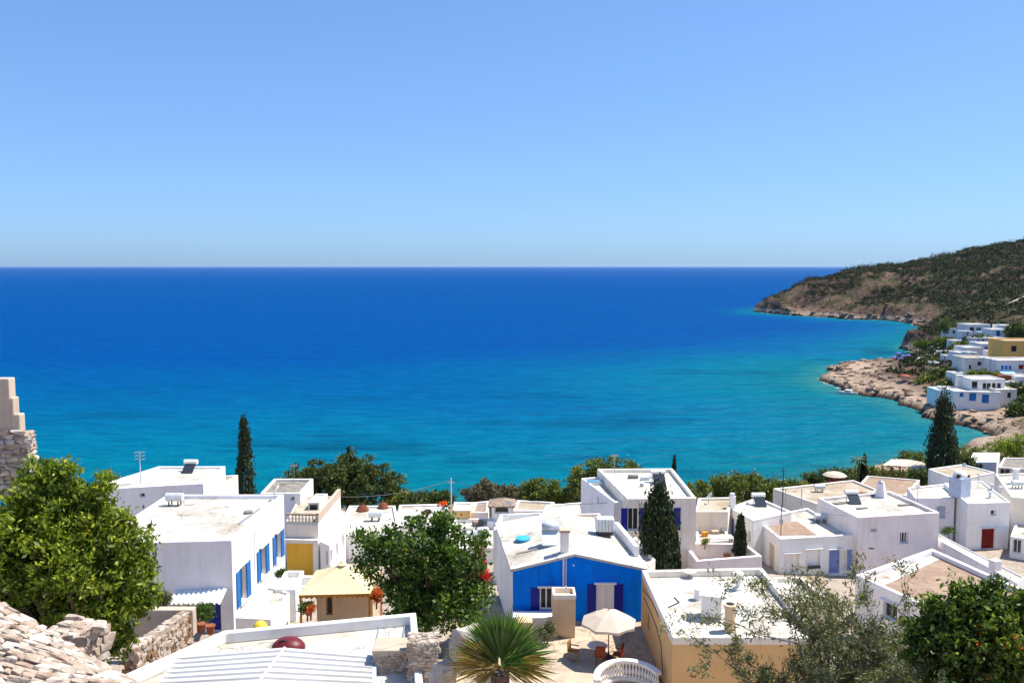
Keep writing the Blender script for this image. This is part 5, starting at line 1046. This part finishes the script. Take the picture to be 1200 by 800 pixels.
def cypress(label, px, py_top, py_base, Y, wpx, seed, zbase=None, L=.32, n=5200, leaf='leaf_cypress', full=2.1):
    r = rng(seed); b = P(px, py_base, Y=Y); b.z = hz(b.x, Y) if zbase is None else zbase; zt = P(px, py_top, Y=Y).z; Hh = zt - b.z; w = wpx * Y / 2000.0
    ro = root('cypress_tree', label, 'tree', b, 'cypresses')
    nc = 260; t = r.random(nc) ** .8; a = r.uniform(0, 2 * math.pi, nc)
    prof = lambda t: w * np.minimum(1.0, 0.55 + t * 2.2) * np.clip((1 - t) * full, 0, 1) ** .62
    rr = prof(t) * r.uniform(.35, 1.0, nc) ** .5; cc = np.stack([b.x + rr * np.cos(a), b.y + rr * np.sin(a), b.z + .35 + t * (Hh - .55)], 1)
    m = n // nc; k = np.repeat(np.arange(nc), m); c = cc[k] + r.normal(size=(len(k), 3)) * np.array([.16, .16, .42]) * (w / .9)
    v, f = leaf_arrays(c, L, L * .38, r, 2.2); npmesh('crown', v, f, leaf, ro)
    MB().tube([b - Vector((0, 0, .3)), b + Vector((0, 0, Hh * .6))], [w * .22, w * .08], 7).build('trunk', 'bark', ro)
# cypresses
cypress('tall thin cypress beside the low cream-roofed house', 288, 491, 580, 82, 19, 1)
cypress('broad dark cypress before the purple-shuttered house', 771, 577, 663, 58, 36, 2, n=11000, full=3.6)
cypress('stubby second stem leaning on the broad cypress', 789, 622, 660, 58.2, 16, 3, n=3000)
cypress('small pointed cypress inside the walled courtyard', 867, 604, 652, 64.5, 12, 4, zbase=zL, n=3000)
cypress('tall dark cypress rising above the beige-roofed house', 1103, 470, 546, 112, 31, 5, n=9000, L=.4)
cypress('cypress companion leaning beside the tall dark cypress', 1116, 515, 546, 113, 14, 6, n=3000, L=.4)
cypress('slim cypress tip by the small shore palm', 1012, 532, 558, 122, 8, 7, n=1500, L=.4); cypress('cypress spire behind the purple-shuttered house', 790, 534, 562, 100, 7, 8, n=1200, L=.4)
cypress('cypress spike rising out of the pine', 409, 522, 560, 97, 8, 9, n=1200, L=.4)
# shore trees and bushes
def shore(name, label, px0, px1, py0, py1, Y, leaf, seed, ncl=90, nlf=60, L=.3, cat='tree', nl=4, g='trees along the shore'):
    r = rng(seed); lb = []; w = (px1 - px0) / nl
    for i in range(nl): t = (i + .5) / nl; e = 1 - abs(t - .45) * .5; lb.append(lobe_px(px0 + (px1 - px0) * t + r.uniform(-3, 3), py1 - (py1 - py0) * .5 * e, Y + r.uniform(-1, 1), w * .85, (py1 - py0) * .5 * e))
    return tree(name, label, gnd((px0 + px1) / 2, Y), lb, ncl, nlf, .42 * Y / 90, L, L * .5, leaf, seed, .16, group=g, cat=cat)
shore('pine_tree', 'large dark pine behind the terrace house', 362, 464, 525, 596, 96, 'leaf_pine', 11, 480, 70, .30, nl=5); shore('pine_tree', 'smaller dark pine behind the grey-roofed cabin', 336, 372, 543, 580, 99, 'leaf_pine', 12, 60)
shore('shore_bush', 'low green bush beside the large pine', 452, 492, 572, 596, 95, 'leaf_bush', 13, 60, cat='bush'); shore('shore_bush', 'dark round bush beside the slender pale mast', 482, 526, 572, 594, 93, 'leaf_pine', 14, 60, cat='bush')
shore('tamarisk_bush', 'feathery brown-grey tamarisk beside the tiled tower', 546, 606, 561, 592, 98, 'leaf_brown', 15, 150, 60, .3, cat='bush'); shore('shore_tree', 'round olive-green tree behind the flat tan roof', 612, 670, 557, 598, 93, 'leaf_bush', 16, 220, 60, .26)
shore('pine_tree', 'wide green-topped pine behind the purple-shuttered house', 668, 770, 530, 598, 92, 'leaf_bush', 17, 420, 60, .26, nl=5); shore('shore_bush', 'small green bush at the side of the purple-shuttered house', 800, 830, 559, 590, 90, 'leaf_bush', 18, 50, cat='bush')
shore('pine_tree', 'round dark pine behind the slim white chimney', 836, 908, 549, 592, 100, 'leaf_bush', 19, 260, 60, .26, nl=4); shore('shore_bush', 'scrubby bush beside the round dark pine above the shore', 904, 952, 558, 580, 118, 'leaf_bush', 20, 70, cat='bush')
shore('shore_bush', 'dark scrub behind the white sunshade', 945, 1000, 546, 570, 124, 'leaf_pine', 21, 90, cat='bush'); shore('shore_bush', 'rounded scrub beside the small shore palm', 998, 1035, 541, 566, 130, 'leaf_bush', 22, 60, cat='bush')
shore('shore_bush', 'olive bush behind the white pergola', 1050, 1086, 527, 548, 140, 'leaf_bush', 23, 60, cat='bush'); shore('shore_bush', 'dense dark bush below the white pergola', 1068, 1092, 548, 566, 104, 'leaf_pine', 24, 60, cat='bush')
shore('shore_bush', 'bright green bush on the bank above the cove', 1166, 1230, 508, 540, 150, 'leaf_yellowgreen', 25, 130, cat='bush', nl=5); shore('shore_bush', 'dark bush beside the tall dark cypress foot', 1120, 1138, 531, 548, 118, 'leaf_pine', 26, 40, cat='bush')
shore('shore_bush', 'tiny shrub behind the white roof with the aerial', 120, 142, 552, 575, 90, 'leaf_bush', 27, 30, cat='bush')
for k, (px, w, Y, leaf, lab) in enumerate(((312, 44, 104, 'leaf_bush', 'low scrub bush behind the tall thin cypress'), (240, 40, 106, 'leaf_pine', 'dark low scrub behind the aerial roof'), (425, 60, 106, 'leaf_pine', 'low dark thicket at the foot of the large pine'), (535, 46, 104, 'leaf_bush', 'low green thicket behind the beige box house'), (590, 50, 108, 'leaf_pine', 'dark thicket behind the feathery tamarisk'), (650, 50, 106, 'leaf_pine', 'dark thicket beside the round olive-green tree'), (822, 40, 106, 'leaf_pine', 'dark thicket behind the low beige-walled house'), (930, 60, 112, 'leaf_pine', 'dark thicket behind the wide cream roof'), (985, 60, 132, 'leaf_bush', 'scrub thicket between white sunshade and sea'), (1040, 60, 148, 'leaf_pine', 'dark thicket behind the small shore palm'), (1085, 46, 160, 'leaf_bush', 'green thicket behind the pergola by the cove'), (1140, 50, 165, 'leaf_bush', 'green thicket on the cove edge behind the cypress'))):
    g_ = gnd(px, Y); pyb = 312 + (CAMZ - g_.z) / Y * 1000; shore('shore_thicket', lab, px - w / 2, px + w / 2, pyb - 2600 / Y, pyb + 2, Y, leaf, 300 + k, 80, 50, .34, cat='bush')
# little shore palm
p = gnd(1006, 121, 545); zt = P(1006, 536, Y=121).z; o = root('shore_palm', 'little dark palm on the shore beside the slim cypress', 'palm', p); MB().tube([p, (p.x, p.y, zt - .3)], .14).build('trunk', 'bark', o)
m = MB(); r = rng(5)
for k in range(22): a = r.uniform(0, 6.28); e = Vector((math.cos(a), math.sin(a), r.uniform(-.5, .6))); b0 = Vector((p.x, p.y, zt - .3)); s_ = e.cross(Vector((0, 0, 1))).normalized() * .16; m.quad(b0, b0 + e * .7 + s_, b0 + e * 1.4 + Vector((0, 0, -.4)), b0 + e * .7 - s_)
m.build('crown', 'leaf_pine', o)
# trees among the far houses
for k, (px, py0, py1, w, Y, leaf, lab) in enumerate(((1113, 373, 391, 15, 372, 'leaf_pine', 'lone umbrella-shaped tree on the promontory neck'), (1146, 393, 403, 26, 325, 'leaf_pine', 'dark trees below the rounded white villa'), (1127, 401, 411, 18, 315, 'leaf_bush', 'olive shrubs above the white stepping houses'), (1108, 396, 404, 22, 345, 'leaf_bush', 'green shrubs on the promontory slope'), (1105, 430, 449, 40, 262, 'leaf_pine', 'thick dark grove above the spit rocks'), (1125, 432, 444, 18, 255, 'leaf_bush', 'bushes under the grey-fronted house'), (1098, 418, 428, 24, 300, 'leaf_bush', 'green bush beside the tiny white hut'), (1193, 376, 397, 22, 300, 'leaf_pine', 'dark tree above the orange house'), (1190, 450, 460, 18, 228, 'leaf_pine', 'dark shrubs behind the waterside villa'), (1194, 470, 492, 20, 208, 'leaf_pine', 'dark shrubs by the cream side house'), (1150, 435, 445, 24, 240, 'leaf_bush', 'shrubs below the slim white stair block'), (1087, 423, 432, 20, 300, 'leaf_bush', 'low scrub beside the beach huts'), (1203, 462, 484, 16, 215, 'leaf_pine', 'dark tree at the cove side of the cream house'), (1078, 429, 438, 26, 292, 'leaf_bush', 'green bushes between blue parasols and grove'), (1090, 441, 452, 30, 260, 'leaf_bush', 'green bushes spilling down below the dark grove'), (1070, 436, 443, 14, 284, 'leaf_pine', 'dark shrub near the red parasol'), (1098, 453, 462, 22, 244, 'leaf_pine', 'dark shrubs beside the low white wing'), (1113, 447, 456, 20, 248, 'leaf_bush', 'green shrubs behind the square chimney tower'), (1083, 400, 407, 14, 372, 'leaf_bush', 'scrub on the promontory rocks'))):
    shore('slope_tree', lab, px - w / 2, px + w / 2, py0, py1, Y, leaf, 60 + k, 60, 40, .8, nl=3, g='trees on the far slope')
# scrub on the wild land (stuff)
def scrub():
    r = rng(99); n = 60000
    x = r.uniform(105, 560, n); y = 195 + 680 * r.random(n) ** .8; d = sdist(x, y); z = height(x, y)
    gx = (height(x + 2, y) - height(x - 2, y)) / 4; gy = (height(x, y + 2) - height(x, y - 2)) / 4; sl_ = np.hypot(gx, gy)
    dens = fbm(x, y, 55, 3, 3) * .6 + fbm(x, y, 14, 3, 8) * .6
    keep = (d > 6) & (z > 4.5) & (sl_ < 1.05) & (dens > .475 - .09 * np.clip((z - 16) / 18, 0, 1) + .2 * np.clip((9 - z) / 6, 0, 1)) & (x < 140 + y * .62) & ~((y > 560) & (d < 22) & (r.random(n) < .8)) & (np.abs(x - .6 * y) < .35 * y)
    x, y, z = x[keep], y[keep], z[keep]; s = r.uniform(.5, 1.0, len(x)) * (.8 + 1.3 * np.clip((y - 250) / 400, 0, 1)) * (1 + 1.5 * (fbm(x, y, 20, 2, 17) > .56) * r.random(len(x)))
    m = 30; k = np.repeat(np.arange(len(x)), m); q = r.normal(size=(len(k), 3)); q /= np.linalg.norm(q, axis=1)[:, None]; q *= r.random(len(k))[:, None] ** .4
    c = np.stack([x[k], y[k], z[k]], 1) + q * (s[k][:, None]) * np.array([1.25, 1.25, .8]) + np.stack([0 * s[k], 0 * s[k], s[k] * .45], 1)
    v, f = leaf_arrays(c, .75, .55, r, .2, q * .8); v = v.astype(np.float32)
    o = npmesh('hillside_scrub', v, f, 'leaf_scrub'); tag(o, 'dark green scrub covering the rocky hillside and headland', 'scrub', kind='stuff'); return len(x)
NS = scrub()
def shore_scrub():
    r = rng(98); n = 14000; x = r.uniform(-110, 190, n); y = r.uniform(102, 200, n); d = sdist(x, y); z = height(x, y)
    keep = (d > 1.5) & (z > .5) & (z < 14) & (fbm(x, y, 16, 3, 4) > .40) & (r.random(n) < .55); x, y, z = x[keep], y[keep], z[keep]; s = r.uniform(.35, .95, len(x))
    m = 34; k = np.repeat(np.arange(len(x)), m); q = r.normal(size=(len(k), 3)); q /= np.linalg.norm(q, axis=1)[:, None]; q *= r.random(len(k))[:, None] ** .4
    c = np.stack([x[k], y[k], z[k]], 1) + q * s[k][:, None] * np.array([1.3, 1.3, .8]) + np.stack([0 * s[k], 0 * s[k], s[k] * .45], 1)
    v, f = leaf_arrays(c, .34, .2, r, .2, q * .8); o = npmesh('shore_scrub', v, f, 'leaf_bush'); tag(o, 'low green scrub on the bank between village and sea', 'scrub', kind='stuff')
shore_scrub()
def shore_rocks():
    r = rng(31); bm_v = []; bm_f = []; n = 0; base = []
    for k in range(5):
        me = SM[k]; base.append((np.array([v.co[:] for v in me.vertices]), [tuple(p.vertices) for p in me.polygons]))
    x = r.uniform(85, 300, 26000); y = r.uniform(195, 740, 26000); d = sdist(x, y); z = height(x, y)
    keep = (d > -3.5) & (((d < 7 - 4 * np.clip((y - 380) / 200, 0, 1)) & (r.random(26000) < .75)) | ((x < 150) & (y > 225) & (y < 350) & (z < 4) & (r.random(26000) < .22))) & (z > -1.2) & (z < 6); x, y, z = x[keep], y[keep], z[keep]
    for a, b, c in zip(x[:5200], y[:5200], z[:5200]):
        v, f = base[r.integers(5)]; s = r.uniform(.35, 1.0) ** 1.3 * 1.25 * (1.1 + 1.6 * min(1, max(0, (b - 250) / 350))) * np.array([1.8, 1.5, .8]); w = r.uniform(0, 6.28); q = v * s; q = np.stack([q[:, 0] * math.cos(w) - q[:, 1] * math.sin(w), q[:, 0] * math.sin(w) + q[:, 1] * math.cos(w), q[:, 2]], 1) + (a, b, c)
        bm_v.append(q); bm_f += [tuple(i + n for i in p) for p in f]; n += len(q)
    me = bpy.data.meshes.new('shore_rocks'); me.from_pydata(np.concatenate(bm_v).tolist(), [], bm_f); me.materials.append(MATS['rock_shore']); o = bpy.data.objects.new('shore_rocks', me); COL.objects.link(o); tag(o, 'broken brown boulders along the rocky waterline', 'rocks', kind='stuff')
mat('rock_shore', (0.30, 0.21, 0.15), .95, .2, .35, .9, 3, col2=(0.11, 0.07, 0.05))
shore_rocks()
# --- fig tree in the middle
Yf = 42.5
tree('fig_tree', 'large leafy fig tree between the gazebo and the blue house', gnd(500, Yf, 700), [lobe_px(490, 640, Yf, 50, 36), lobe_px(450, 655, Yf, 38, 34), lobe_px(535, 655, Yf, 42, 28), lobe_px(508, 690, Yf, 58, 45), lobe_px(530, 705, Yf, 48, 40), lobe_px(482, 708, Yf, 34, 40), lobe_px(424, 632, Yf, 14, 10), lobe_px(565, 632, Yf, 16, 9), lobe_px(520, 612, Yf, 22, 12)], 620, 44, .36, .17, .125, 'leaf_fig', 101, .2, limbs=40, shell=.4)
bg_ = lobe_px(568, 676, 43.5, 11, 11)
tree('bougainvillea', 'crimson bougainvillea against the side of the blue house', gnd(570, 44.2, 690), [bg_, lobe_px(560, 668, 43.8, 10, 7), lobe_px(563, 655, 44, 8, 8)], 60, 34, .14, .1, .08, 'petal_red', 102, .05, cat='shrub')
# --- near tree over the rubble wall
Yl = 12.0
tree('evergreen_tree', 'dense yellow-green leafy tree standing over the rubble wall', gnd(60, Yl, 780), [lobe_px(50, 620, Yl, 70, 62), lobe_px(95, 655, Yl, 66, 66), lobe_px(20, 660, Yl, 70, 70), lobe_px(135, 695, Yl, 42, 52), lobe_px(95, 730, Yl, 60, 45), lobe_px(130, 735, Yl, 32, 36), lobe_px(50, 570, Yl, 38, 30), lobe_px(95, 590, Yl, 34, 30), lobe_px(-30, 690, Yl, 60, 70), lobe_px(155, 650, Yl, 26, 24), lobe_px(150, 620, Yl, 14, 12), lobe_px(80, 548, Yl, 12, 10), lobe_px(118, 565, Yl, 8, 12), lobe_px(176, 668, Yl, 10, 8), lobe_px(180, 694, Yl, 9, 10), lobe_px(168, 640, Yl, 12, 6), lobe_px(140, 600, Yl, 10, 10), lobe_px(30, 545, Yl, 9, 8), lobe_px(178, 622, Yl, 9, 5)], 1250, 50, .125, .082, .036, 'leaf_yellowgreen', 103, .12, limbs=50, shell=.42)
# --- right trees
Yc = 13.0
tree('flowering_tree', 'glossy green tree dotted with orange-red blossoms', gnd(1140, Yc, 780), [lobe_px(1138, 735, Yc, 52, 32), lobe_px(1155, 705, Yc, 30, 22), lobe_px(1105, 745, Yc, 42, 40), lobe_px(1180, 745, Yc, 55, 45), lobe_px(1140, 785, Yc, 75, 45), lobe_px(1215, 770, Yc, 60, 50), lobe_px(1100, 713, Yc, 20, 13), lobe_px(1140, 698, Yc, 22, 12), lobe_px(1185, 715, Yc, 20, 14), lobe_px(1085, 728, Yc, 14, 10), lobe_px(1120, 690, Yc, 9, 12), lobe_px(1166, 686, Yc, 9, 13), lobe_px(1078, 752, Yc, 12, 8), lobe_px(1200, 704, Yc, 14, 16), lobe_px(1092, 704, Yc, 7, 9), lobe_px(1072, 770, Yc, 10, 14)], 640, 46, .12, .092, .042, 'leaf_citrus', 104, .1, limbs=40, flowers=('petal_orange', 90, .04, lambda q: q[2] < P(1150, 722, Y=Yc).z and q[0] > P(1120, 700, Y=Yc).x and q[1] < Yc + .1))
def olive():
    r = rng(105); Yo = 14.5; base = gnd(992, Yo, 820); ro = root('olive_tree', 'sparse grey-green olive with bare twigs below the tan house', 'tree', base)
    m = MB(); tips = []
    def grow(p, d, L, rad, lev):
        n = 4; pts = [p]; rr = [rad]; q = Vector(p); dd = Vector(d)
        for i in range(n):
            dd = (dd + Vector(r.normal(size=3)) * .16 + Vector((0, 0, .03))).normalized(); q = q + dd * L / n; pts.append(q.copy()); rr.append(rad * (1 - .62 * (i + 1) / n))
            if lev >= 2: tips.append((q.copy(), dd.copy()))
        m.tube(pts, rr, 5 if lev < 2 else 3, False)
        if lev < 4:
            for k in range(4 if lev < 3 else 3):
                j = r.integers(1, n + 1); e = (dd + Vector(r.normal(size=3)) * .62).normalized(); e.z = abs(e.z) * .8 + .05 if lev < 2 else e.z; grow(pts[j], e.normalized(), L * r.uniform(.38, .55), rr[j] * .62 + .002, lev + 1)
    b2 = base + Vector((0, 0, .4))
    m.tube([base - Vector((0, 0, .3)), b2], [.16, .13], 8)
    for px, py in ((885, 705), (905, 695), (925, 712), (945, 698), (968, 690), (985, 715), (1005, 705), (1030, 722), (1050, 735), (1065, 745), (895, 745), (925, 740), (955, 735), (985, 750), (1015, 755), (1045, 765), (872, 735), (910, 775), (945, 770), (975, 780), (1030, 785), (1060, 780)):
        t = P(px + 12 + r.uniform(-6, 6), py + 8, Y=Yo + r.uniform(-.5, .5)); d = t - b2; grow(b2 + d * .1, d.normalized(), d.length * .68, .045, 1)
    m.build('branches', 'bark_grey', ro)
    T = np.array([t[0][:] for t in tips]); Dd = np.array([t[1][:] for t in tips]); sel = r.random(len(T)) < .95; T, Dd = T[sel], Dd[sel]
    k = np.repeat(np.arange(len(T)), 12); c = T[k] + r.normal(size=(len(k), 3)) * .055; v, f = leaf_arrays(c, .085, .021, r, .1, Dd[k] * .9); npmesh('crown', v, f, 'leaf_olive', ro)
olive()
# --- shrubs near houses
def shrub(label, px, py, Y, rx, rz, leaf, seed, n=70, L=.1, z=None, name='garden_shrub'):
    b = P(px, py + rz, Y=Y); g = z if z is not None else min(b.z - .05, 99); return tree(name, label, (b.x, b.y, g), [lobe_px(px, py, Y, rx, rz), lobe_px(px + rx * .4, py - rz * .2, Y, rx * .6, rz * .7), lobe_px(px - rx * .5, py + rz * .1, Y, rx * .6, rz * .6)], n, 40, .16, L, L * .45, leaf, seed, .04, cat='shrub', limbs=8)
shrub('clipped green shrub under the corrugated awning', 232, 718, 44.0, 20, 13, 'leaf_fig', 111, 120); shrub('thin grey-green shrub beside the corrugated awning', 192, 702, 44.5, 9, 14, 'leaf_olive', 112, 50)
shrub('leafy pot plant on the white stair landing', 330, 671, 52, 6, 6, 'leaf_fig', 113, 40); shrub('orange flowering shrub at the gazebo corner', 441, 697, 45.5, 6, 9, 'petal_orange', 114, 40); shrub('green creeper under the gazebo edge', 360, 712, 45, 10, 8, 'leaf_fig', 115, 50); shrub('orange flowers under the gazebo edge', 364, 713, 44.7, 4, 6, 'petal_orange', 116, 20)
shrub('dry yellow-green shrub beside the yellow ball', 273, 747, 31, 6, 7, 'leaf_bush', 117, 40); shrub('tiny red flowers on the long white roof edge', 519, 590, 72, 4, 3, 'petal_orange', 118, 15, .12); shrub('dark potted plants on the long white roof', 500, 600, 71, 6, 4, 'leaf_brown', 119, 20, .12); shrub('small plant beside the pale blue doors', 997, 662, 69.4, 6, 6, 'leaf_bush', 120, 25); shrub('green plant on the cluttered terrace', 826, 634, 65.5, 4, 4, 'leaf_bush', 121, 20); shrub('dark plants in the gap beside the red-door house', 1112, 622, 76.5, 9, 5, 'leaf_fig', 122, 40); shrub('rusty bougainvillea above the crimson one', 563, 640, 43.8, 7, 11, 'petal_orange', 123, 16, .1); shrub('weed at the foot of the plaster pier', 654, 744, 44.0, 4, 6, 'leaf_bush', 124, 20, z=zT); shrub('grey bush beside the plaster pier', 641, 738, 43.0, 10, 12, 'leaf_olive', 125, 50, z=zT)
# pots by the awning
for k, (px, py) in enumerate(((224, 738), (236, 738), (247, 740))):
    p = P(px, py, Y=43.0); o = root('clay_pot', ('terracotta pot below the clipped shrub', 'middle terracotta pot of the row by the navy door', 'terracotta pot beside the navy door jamb')[k], 'pot', p, 'pots by the navy door'); MB().lathe(p, [(.16, -.1), (.22, .3), (.25, .31), (.25, .37), (.18, .36)], 12).build('pot', 'terracotta', o); MB().lathe(p + Vector((0, 0, .3)), [(.18, 0), (.05, .06)], 8).build('soil', 'bark', o)
# --- fan palm
def palm():
    r = rng(130); Yp = 20.0; c = P(586, 778, Y=Yp); base = Vector((c.x, Yp, hz(c.x, Yp))); ro = root('fan_palm', 'fan palm with one tall green fan and dry yellow fronds', 'palm', base)
    MB().tube([base - Vector((0, 0, .3)), base.lerp(c, .6), c - Vector((0, 0, .2))], [.2, .2, .24], 10).build('trunk', 'bark', ro)
    def fan(o, d, L, spread, n, m, nm='frond', droop=.1, twist=0):
        d = Vector(d).normalized(); s = d.cross(Vector((0, -1, .15))).normalized() if abs(d.y) < .8 else Vector((1, 0, 0)); nn = s.cross(d); s = (s * math.cos(twist) + nn * math.sin(twist)); mb = MB(); o = Vector(o)
        hub = o + d * L * .09; mb.tube([o, hub], .018, 5)
        for i in range(n):
            a = (i / (n - 1) - .5) * spread; e = (d * math.cos(a) + s * math.sin(a)).normalized(); ll = L * (.78 - .10 * abs(a)) * r.uniform(.9, 1.06); w = s.cross(e).normalized(); bw = .020 if m == 'palm_green' else .014; pr = e.cross(w).normalized()
            p1 = hub + e * ll * .5 + nn * .03 * r.normal(); p2 = hub + e * ll + Vector((0, 0, -droop * ll * r.uniform(.4, 1.4))) + w * .05 * r.normal(); b = L * bw
            mb.quad(hub, p1 + pr * b + w * b * .6, p2, p1); mb.quad(hub, p1, p2, p1 - pr * b + w * b * .6)
        return mb.build(nm, m, ro)
    fan(c + Vector((.03, -.05, .0)), (.02, -.12, 1), 1.9, 1.6, 44, 'palm_green', droop=.03)
    fan(c + Vector((-.05, .1, 0)), (-.2, .3, 1), 1.5, 2.0, 30, 'palm_green', droop=.05); fan(c + Vector((.1, .1, 0)), (.5, .2, .8), 1.4, 1.9, 28, 'palm_green', droop=.08, twist=.3)
    for k, (d, L, m) in enumerate((((-1, .1, .5), 1.7, 'palm_dry'), ((-1, -.2, .15), 1.7, 'palm_dry'), ((-.8, -.4, .8), 1.4, 'palm_dry'), ((1, .0, .45), 1.8, 'palm_green'), ((1, -.2, .2), 1.6, 'palm_dry'), ((.9, .2, .7), 1.6, 'palm_green'), ((1, -.3, -.05), 1.5, 'palm_dry'), ((-.7, -.5, -.1), 1.2, 'palm_dry'), ((.5, -.6, .1), 1.1, 'palm_dry'), ((-.5, -.3, .9), 1.2, 'palm_green'), ((.35, -.5, .75), 1.0, 'palm_green'), ((-.15, -.7, .45), .9, 'palm_dry'), ((.75, -.5, .4), 1.2, 'palm_green'), ((-.9, .3, .8), 1.6, 'palm_green'), ((-.6, -.6, .35), 1.0, 'palm_dry'))): fan(c + Vector((0, 0, -.08)), d, L, .7 if m == 'palm_dry' else 1.2, 15, m, droop=.12, twist=r.uniform(-.5, .5))
palm()
# pale boulders and pots under the palm
for k, (px, py, w) in enumerate(((545, 752, .9), (520, 790, .8), (548, 772, .7), (570, 795, .6))):
    p = P(px, py, Y=22.5); o = bpy.data.objects.new('whitewashed_boulder', SM[1]); COL.objects.link(o); o.location = p; o.scale = (w, w, w); tag(o, ('large whitewashed boulder between stone pillar and fan palm', 'whitewashed boulder at the foot of the stone pillar', 'whitewashed boulder under the dry palm fronds', 'smallest whitewashed boulder against the palm trunk')[k], 'boulder', 'boulders below the palm')
MB().box((P(615, 722, Y=43.5).x, 43.6, 20.9), (.8, .8, 1.1)).build('planter_wall', 'tan_light', None, bevel=.03)['label'] = 'small tan plaster block beside the grey bush'; bpy.data.objects['planter_wall']['category'] = 'block'
# ---------------------------------------------------------------- near stone walls
def rubble_wall():
    q = [P(-60, 860, Y=6.6), P(210, 860, Y=7.4), P(140, 796, Y=8.6), P(-30, 684, Y=9.6)]
    ro = root('rubble_wall', 'pale rubble stone wall crest below the leafy tree', 'wall', (q[0].x, q[0].y, q[0].z - 1.5))
    n = (q[1] - q[0]).cross(q[3] - q[0]).normalized()
    MB().add([p - n * .1 for p in q] + [p - n * .1 - Vector((0, 0, 2.5)) for p in q], [(0, 1, 2, 3), (0, 4, 5, 1), (1, 5, 6, 2), (2, 6, 7, 3), (3, 7, 4, 0)]).build('core', 'mortar', ro)
    stones(ro, [P(-14, 812, Y=7.4), P(172, 812, Y=8.1), P(146, 798, Y=8.6), P(-14, 695, Y=9.5)], .135, 201, SM, .085, .66, .97, 300)
    p = P(85, 748, Y=10.2); stone_block('stone_stub', 'broken stone wall stub behind the rubble crest', (p.x, p.y, p.z - .35), (.42, .5, 1.0), -.25, .15, 210, cat='wall')
rubble_wall()
def ruin():
    Y0 = 24.0; x1 = P(36, 500, Y=Y0 + 1.0).x; x0 = P(-60, 500, Y=Y0).x; zs = [P(10, y, Y=Y0).z for y in (447, 470, 492, 512, 590)]
    xe = lambda px: P(px, 480, Y=Y0 + 1.0).x
    ro = root('ruined_wall', 'ruined wall end of cream plaster over rough stone', 'wall', (x1 - .5, Y0 + .4, zs[4]))
    MB().box(((x0 + xe(20)) / 2, Y0 + .82, (zs[0] + zs[3]) / 2), (xe(20) - x0, .34, zs[0] - zs[3])).build('plaster_face', 'plaster_old', ro, bevel=.03)
    MB().box((xe(21.5), Y0 + .82, (zs[1] + zs[3]) / 2), (xe(23.5) - xe(19), .32, zs[1] - zs[3])).build('plaster_step', 'plaster_old', ro, bevel=.04); MB().box((xe(25), Y0 + .82, (zs[2] + zs[3]) / 2), (xe(30) - xe(20), .30, zs[2] - zs[3] + .1)).build('plaster_step', 'plaster_old', ro, bevel=.04)
    MB().box(((x0 + x1) / 2 - .06, Y0 + .85, (zs[3] + zs[4]) / 2), (x1 - x0 - .1, .4, zs[3] - zs[4] - .05)).build('core', 'mortar', ro)
    stones(ro, [Vector((x0, Y0 + .65, zs[4])), Vector((x1, Y0 + .65, zs[4])), Vector((x1, Y0 + .65, zs[3] + .06)), Vector((x0, Y0 + .65, zs[3] + .06))], .26, 220, SM, .22, .5, 1.0, 220); stones(ro, [Vector((x1, Y0 + .65, zs[4])), Vector((x1, Y0 + 1.05, zs[4])), Vector((x1, Y0 + 1.05, zs[3])), Vector((x1, Y0 + .65, zs[3]))], .24, 221, SM, .2, .5, 1.0, 80)
ruin()
def garden_wall():
    Yg = 40.0; a = P(160, 790, Y=36.5); b = P(222, 716, Y=42.0); z0 = 19.2; a.z = P(165, 760, Y=36.5).z; b.z = P(222, 717, Y=42).z; d = (b - a); d.z = 0; d.normalize(); nn = Vector((d.y, -d.x, 0))
    ro = root('dry_stone_wall', 'brown dry-stone garden wall beside the ribbed roof', 'wall', (a.x, a.y, z0))
    A0, B0 = Vector((a.x, a.y, z0)), Vector((b.x, b.y, z0)); th = .5
    MB().add([A0, B0, b, a, A0 - nn * th, B0 - nn * th, b - nn * th, a - nn * th], [(0, 1, 2, 3), (3, 2, 6, 7), (1, 5, 6, 2), (0, 3, 7, 4), (5, 4, 7, 6)]).build('core', 'mortar', ro)
    stones(ro, [A0, B0, b, a], .34, 230, SB, .2, .6, 1.0, 240); stones(ro, [a, b, b - nn * th, a - nn * th], .3, 231, SM, .16, .7, 1.0, 60); stones(ro, [A0 - nn * th, A0, a, a - nn * th], .3, 232, SB, .18, .6, 1.0, 60)
    c = P(162, 714, Y=42.6); MB().box(((b.x + c.x) / 2, 42.3, b.z - .6), (b.x - c.x + .3, .5, 1.4)).build('return_wall', 'plaster_old', ro, bevel=.05)
garden_wall()

# ---------------------------------------------------------------- sea air
def haze():
    m, t, o = nodes('haze_air'); v = N(t, 'ShaderNodeVolumePrincipled'); v.inputs['Color'].default_value = (0.52, 0.74, 1.0, 1); v.inputs['Density'].default_value = HAZE; v.inputs['Anisotropy'].default_value = 0.2
    t.links.new(v.outputs[0], o.inputs['Volume']); E = 160000.0
    top = max(v.co.z for v in terr.data.vertices) + 6.0; b = MB().box((0, E - 500, (top - 9) / 2), (2 * E, 2 * E, top + 9)).build('haze', 'haze_air'); tag(b, 'thin pale sea air over the bay and the village', 'haze', kind='stuff'); return b
HAZE = 1.5e-5
haze()
